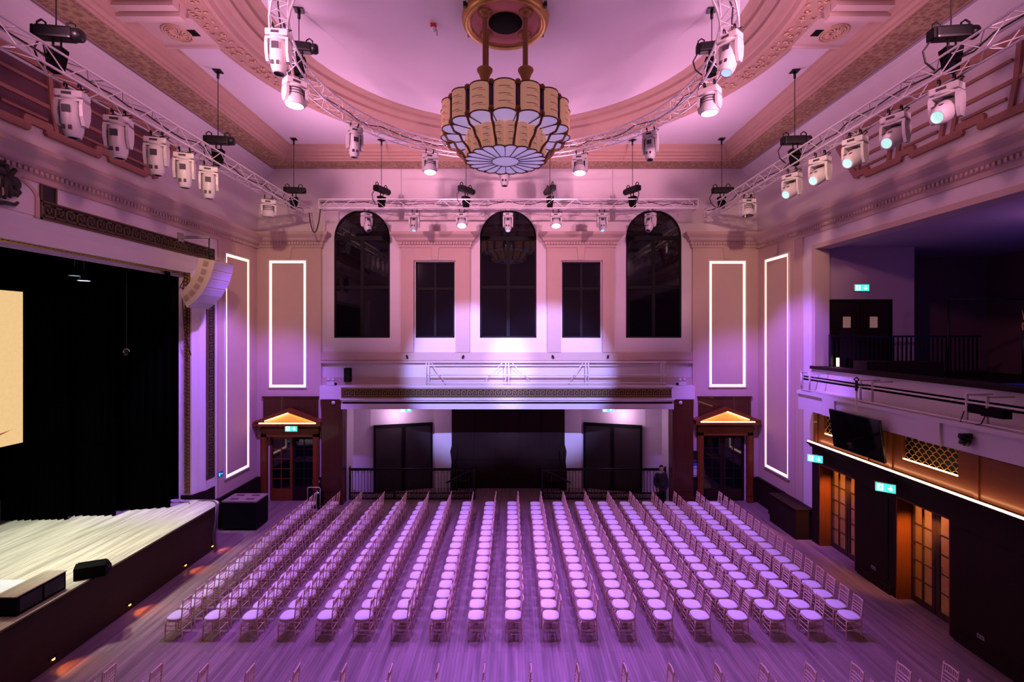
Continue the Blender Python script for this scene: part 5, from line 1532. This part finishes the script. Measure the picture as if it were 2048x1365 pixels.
m = MB(); m.prism([(-.118, 1.64), (-.150, 1.605), (-.118, 1.60)], -.014, .014, 'x'); m.build('nose', 'skin', pe)
m = MB(); m.box(-.025, .025, -.124, -.115, 1.575, 1.583); m.build('mouth', 'red_plastic', pe)
for s in (-1, 1):
    m = MB(); m.lathe([(0, .012), (.011, .006), (.013, 0), (.011, -.006), (0, -.012)], 8, T(s*.034, -.117, 1.65)); m.build('eye', 'black_paint', pe)
    m = MB(); m.bbox(s*.092-.008, s*.092+.008, -.035, .0, 1.60, 1.665, .006); m.build('ear', 'skin', pe)

# notice and call point beside the right door
p = PT(1390, 936, 19.8)
t = thing('safety_notice', 'white notice with blue print beside the right pedimented door', 'sign', (p.x, 19.855, p.z))
m = MB(); m.box(-.12, .12, -.012, 0, -.32, .32); m.build('board', 'paper', t)
m = MB(); m.box(-.09, .09, -.015, -.012, .06, .26); m.box(-.09, .09, -.015, -.012, -.05, -.02); m.build('print', 'blue_print', t)
t = thing('wall_box', 'dark wall box above the white notice', 'box', (PT(1390, 911, 19.8).x, 19.86, PT(0, 911, 19.8).z))
m = MB(); m.bbox(-.14, .14, -.12, 0, -.17, .17, .012); m.build('housing', 'black_matte', t)
m = MB(); m.box(-.10, .10, -.125, -.12, -.12, .12); m.build('front_plate', 'black_metal', t)
p = PT(633, 968, 19.7)
for dx, mt, lb in ((-.07, 'red_plastic', 'red fire call plate left of the wooden pier'), (.14, 'hair_grey', 'grey switch plate beside the red fire call plate')):
    t = thing('call_point', lb, 'switch', (PT(632, 0, 19.8).x+dx, 19.775, PT(0, 963, 19.8).z))
    m = MB(); m.bbox(-.06, .06, -.04, 0, -.06, .06, .008); m.build('plate', mt, t)
    m = MB(); m.box(-.025, .025, -.045, -.04, -.025, .025); m.build('button', 'paper', t)
# small equipment trolley with glinting metal edge
t = thing('equipment_trolley', 'small black equipment trolley with chrome frame near the left pier', 'trolley', (PT(633, 0, 19.2).x, 19.15, 0))
m = MB(); m.bbox(-.24, .24, -.2, .2, .15, .62, .015); m.build('case_body', 'black_matte', t)
m = MB(); m.tube([(-.25, -.21, .10), (-.25, -.21, .86), (-.22, -.21, .9), (.22, -.21, .9), (.25, -.21, .86), (.25, -.21, .10)], .014, 6); m.build('push_frame', 'aluminium', t)
for s in (-1, 1):
    m = MB(); m.lathe([(0, -.02), (.07, -.02), (.07, .02), (0, .02)], 14, T(s*.2, -.15, .07) @ Matrix.Rotation(PI/2, 4, 'Y')); m.build('wheel', 'black_metal', t)
m = MB(); m.lathe([(0, .0), (.03, 0), (.03, .02), (0, .03)], 10, T(.1, -.05, .62)); m.build('knob', 'lens_dim', t)

# right side: screen, rails, projector, camera --------------------------------------
t = thing('hanging_screen', 'black flat screen hanging from a pole over the timber cornice', 'screen', (9.53, 13.15, 0))
M = basis((0, 0, 4.25), (0,1,0), (-1,0,0)) @ Matrix.Rotation(-.13, 4, 'X')
m = MB(); m.bbox(-.97, .97, -.03, .03, -.56, .56, .008, M); m.build('screen_body', 'tv_black', t)
m = MB(); m.box(-.95, .95, .03, .034, -.54, .54, M); m.build('display', 'glass_dark', t)
m = MB(); m.box(-.2, .2, -.09, -.03, -.2, .2, M); m.build('mount_plate', 'black_metal', t)
m = MB(); m.tube([(.02, .0, 4.3), (.02, 0, 5.72)], .022, 8); m.build('pole', 'white_metal', t)
m = MB(); m.tube([(.02, 0, 5.45), (.02, 0, 5.74)], .035, 8); m.tube([(.02-.07, 0, 5.76), (.02, 0, 5.82), (.09, 0, 5.76), (.02, 0, 5.70)], .022, 6, closed=True); m.tube([(.02, 0, 5.62), (.23, .0, 5.60)], .02, 6); m.build('rail_clamp', 'black_metal', t)
t = thing('scaffold_rail', 'long white pipe rail with square brackets along the balcony front', 'rail', (9.75, 0, 5.13))
m = MB(); m.tube([(0, 4.5, .44), (0, 15.9, .44)], .024, 6); m.tube([(-.04, 4.5, .04), (-.04, 15.95, .04)], .02, 6); m.build('rail', 'white_metal', t)
for y in (15.75, 13.05, 9.95, 7.0):
    m = MB(); m.tube([(0, y-.22, .02), (0, y+.22, .02), (0, y+.22, .62), (0, y-.22, .62)], .03, 6, closed=True); m.build('bracket_frame', 'white_metal', t)
    m = MB(); m.tube([(0, y+.22, .60), (.55, y+.22, .60)], .022, 6); m.tube([(0, y-.22, .60), (.55, y-.22, .60)], .022, 6); m.build('bracket_arm', 'white_metal', t)
t = thing('projector', 'black projector bar fixed to the rail bracket of the balcony front', 'projector', (9.82, 9.85, 5.42))
m = MB(); m.bbox(-.10, .10, -.45, .0, -.09, .09, .015); m.bbox(-.08, .08, .0, .36, -.07, .09, .015); m.build('body', 'black_matte', t)
m = MB(); m.tube([(-.1, .35, -.05), (-.12, .40, -.25), (-.1, .45, -.4), (-.05, .65, -.42)], .012, 5); m.tube([(-.1, -.1, -.08), (-.13, -.05, -.25), (-.1, .1, -.3), (-.08, .05, -.36)], .012, 5); m.build('cable', 'cable', t)
p = PX(1925, 868, 9.55)
t = thing('ceiling_camera', 'small black remote camera under the balcony ledge', 'camera', (9.60, 10.05, 4.78))
m = MB(); m.lathe([(0, .12), (.11, .12), (.12, .05), (.10, .02), (0, .02)], 16); m.build('base', 'black_paint', t)
m = MB(); m.lathe([(0, -.14), (.06, -.12), (.10, -.05), (.10, .0), (.06, .02)], 16); m.build('head', 'black_metal', t)
m = MB(); m.lathe([(.0, .11), (.04, .11), (.045, .06)], 12, T(0, 0, -.05) @ Matrix.Rotation(-PI/2, 4, 'Y')); m.build('lens', 'lens_off', t)
m = MB(); m.box(.0, .12, -.04, .04, .08, .14); m.build('bracket', 'black_metal', t)
for (y, z, lb) in ((13.35, .45, 'between the glazed doors'), (10.3, .45, 'near the right edge of the photo')):
    t = thing('wall_socket', 'small metal wall socket on the timber wall %s' % lb, 'socket', (LX-.022, y, z), 0)
    m = MB(); m.bbox(-.012, 0, -.08, .08, -.045, .045, .004); m.build('plate', 'fixture_grey', t)
    m = MB(); m.box(-.016, -.012, -.05, -.02, -.02, .02); m.box(-.016, -.012, .02, .05, -.02, .02); m.build('outlet', 'fixture_vent', t)

# balcony railing and furnishings -----------------------------------------------
t = thing('balcony_railing', 'dark railing with wide balusters on the side balcony', 'railing', (0, 16.0, 5.55))
m = MB(); m.box(10.75, 15.8, -.03, .03, 1.36, 1.42); m.build('handrail', 'black_metal', t)
m = MB()
for i in range(34): x = 10.8+i*.148; m.box(x-.016, x+.016, -.016, .016, 0, 1.36)
m.build('balusters', 'black_metal', t)
m = MB(); m.box(10.72, 10.80, -.06, .06, 0, 1.45); m.build('newel', 'black_metal', t)
m = MB(); m.bbox(11.0, 13.4, -1.6, -1.0, .001, .62, .02); o_ = m.build('balcony_bench', 'dark_wood'); o_.location = (0, 16.9-.6, 5.55); tag(o_, 'low dark bench box on the balcony before the double door', 'bench')
t = thing('balcony_edge_light', 'small warm upright light at the foot of the balcony railing', 'wall light', (10.82, 15.75, 5.93))
m = MB(); m.box(-.03, .03, -.03, .03, .02, .30); m.build('tube', 'sconce', t)
m = MB(); m.box(-.05, .05, -.05, .05, -.38, .02); m.build('base', 'black_metal', t)
t = thing('music_stand', 'dark stand with a glinting gold ribbon on the balcony', 'stand', (15.3, 14.2, 5.55))
m = MB(); m.tube([(0, 0, 0), (0, 0, 1.9)], .03, 6); m.lathe([(0, .02), (.25, .02), (.25, 0)], 14); m.build('pole', 'black_metal', t)
m = MB(); pts = [(0.02, 0, 1.1), (.05, 0, 1.4), (-.03, 0, 1.7), (.02, 0, 1.95), (-.04, 0, 2.2)]; m.tube(pts, [.02, .03, .03, .025, .01], 5); m.build('ribbon', 'gold', t)
t = thing('balcony_rig', 'thin black pipe frame standing on the balcony', 'frame', (15.2, 14.8, 5.55))
m = MB(); m.tube([(-1.6, 0, 2.55), (2.6, 0, 2.55)], .03, 6); m.build('crossbar', 'black_metal', t)
for x in (-1.6, 2.2):
    m = MB(); m.tube([(x, 0, 0), (x, 0, 2.55 if x < 0 else 3.2)], .03, 6); m.build('upright', 'black_metal', t)
m = MB(); m.box(10.8, 18.0, 8.0, 14.0, 5.551, 5.57); tag(m.build('carpet', 'carpet_blue'), 'dark blue carpet on the side balcony floor', 'carpet')
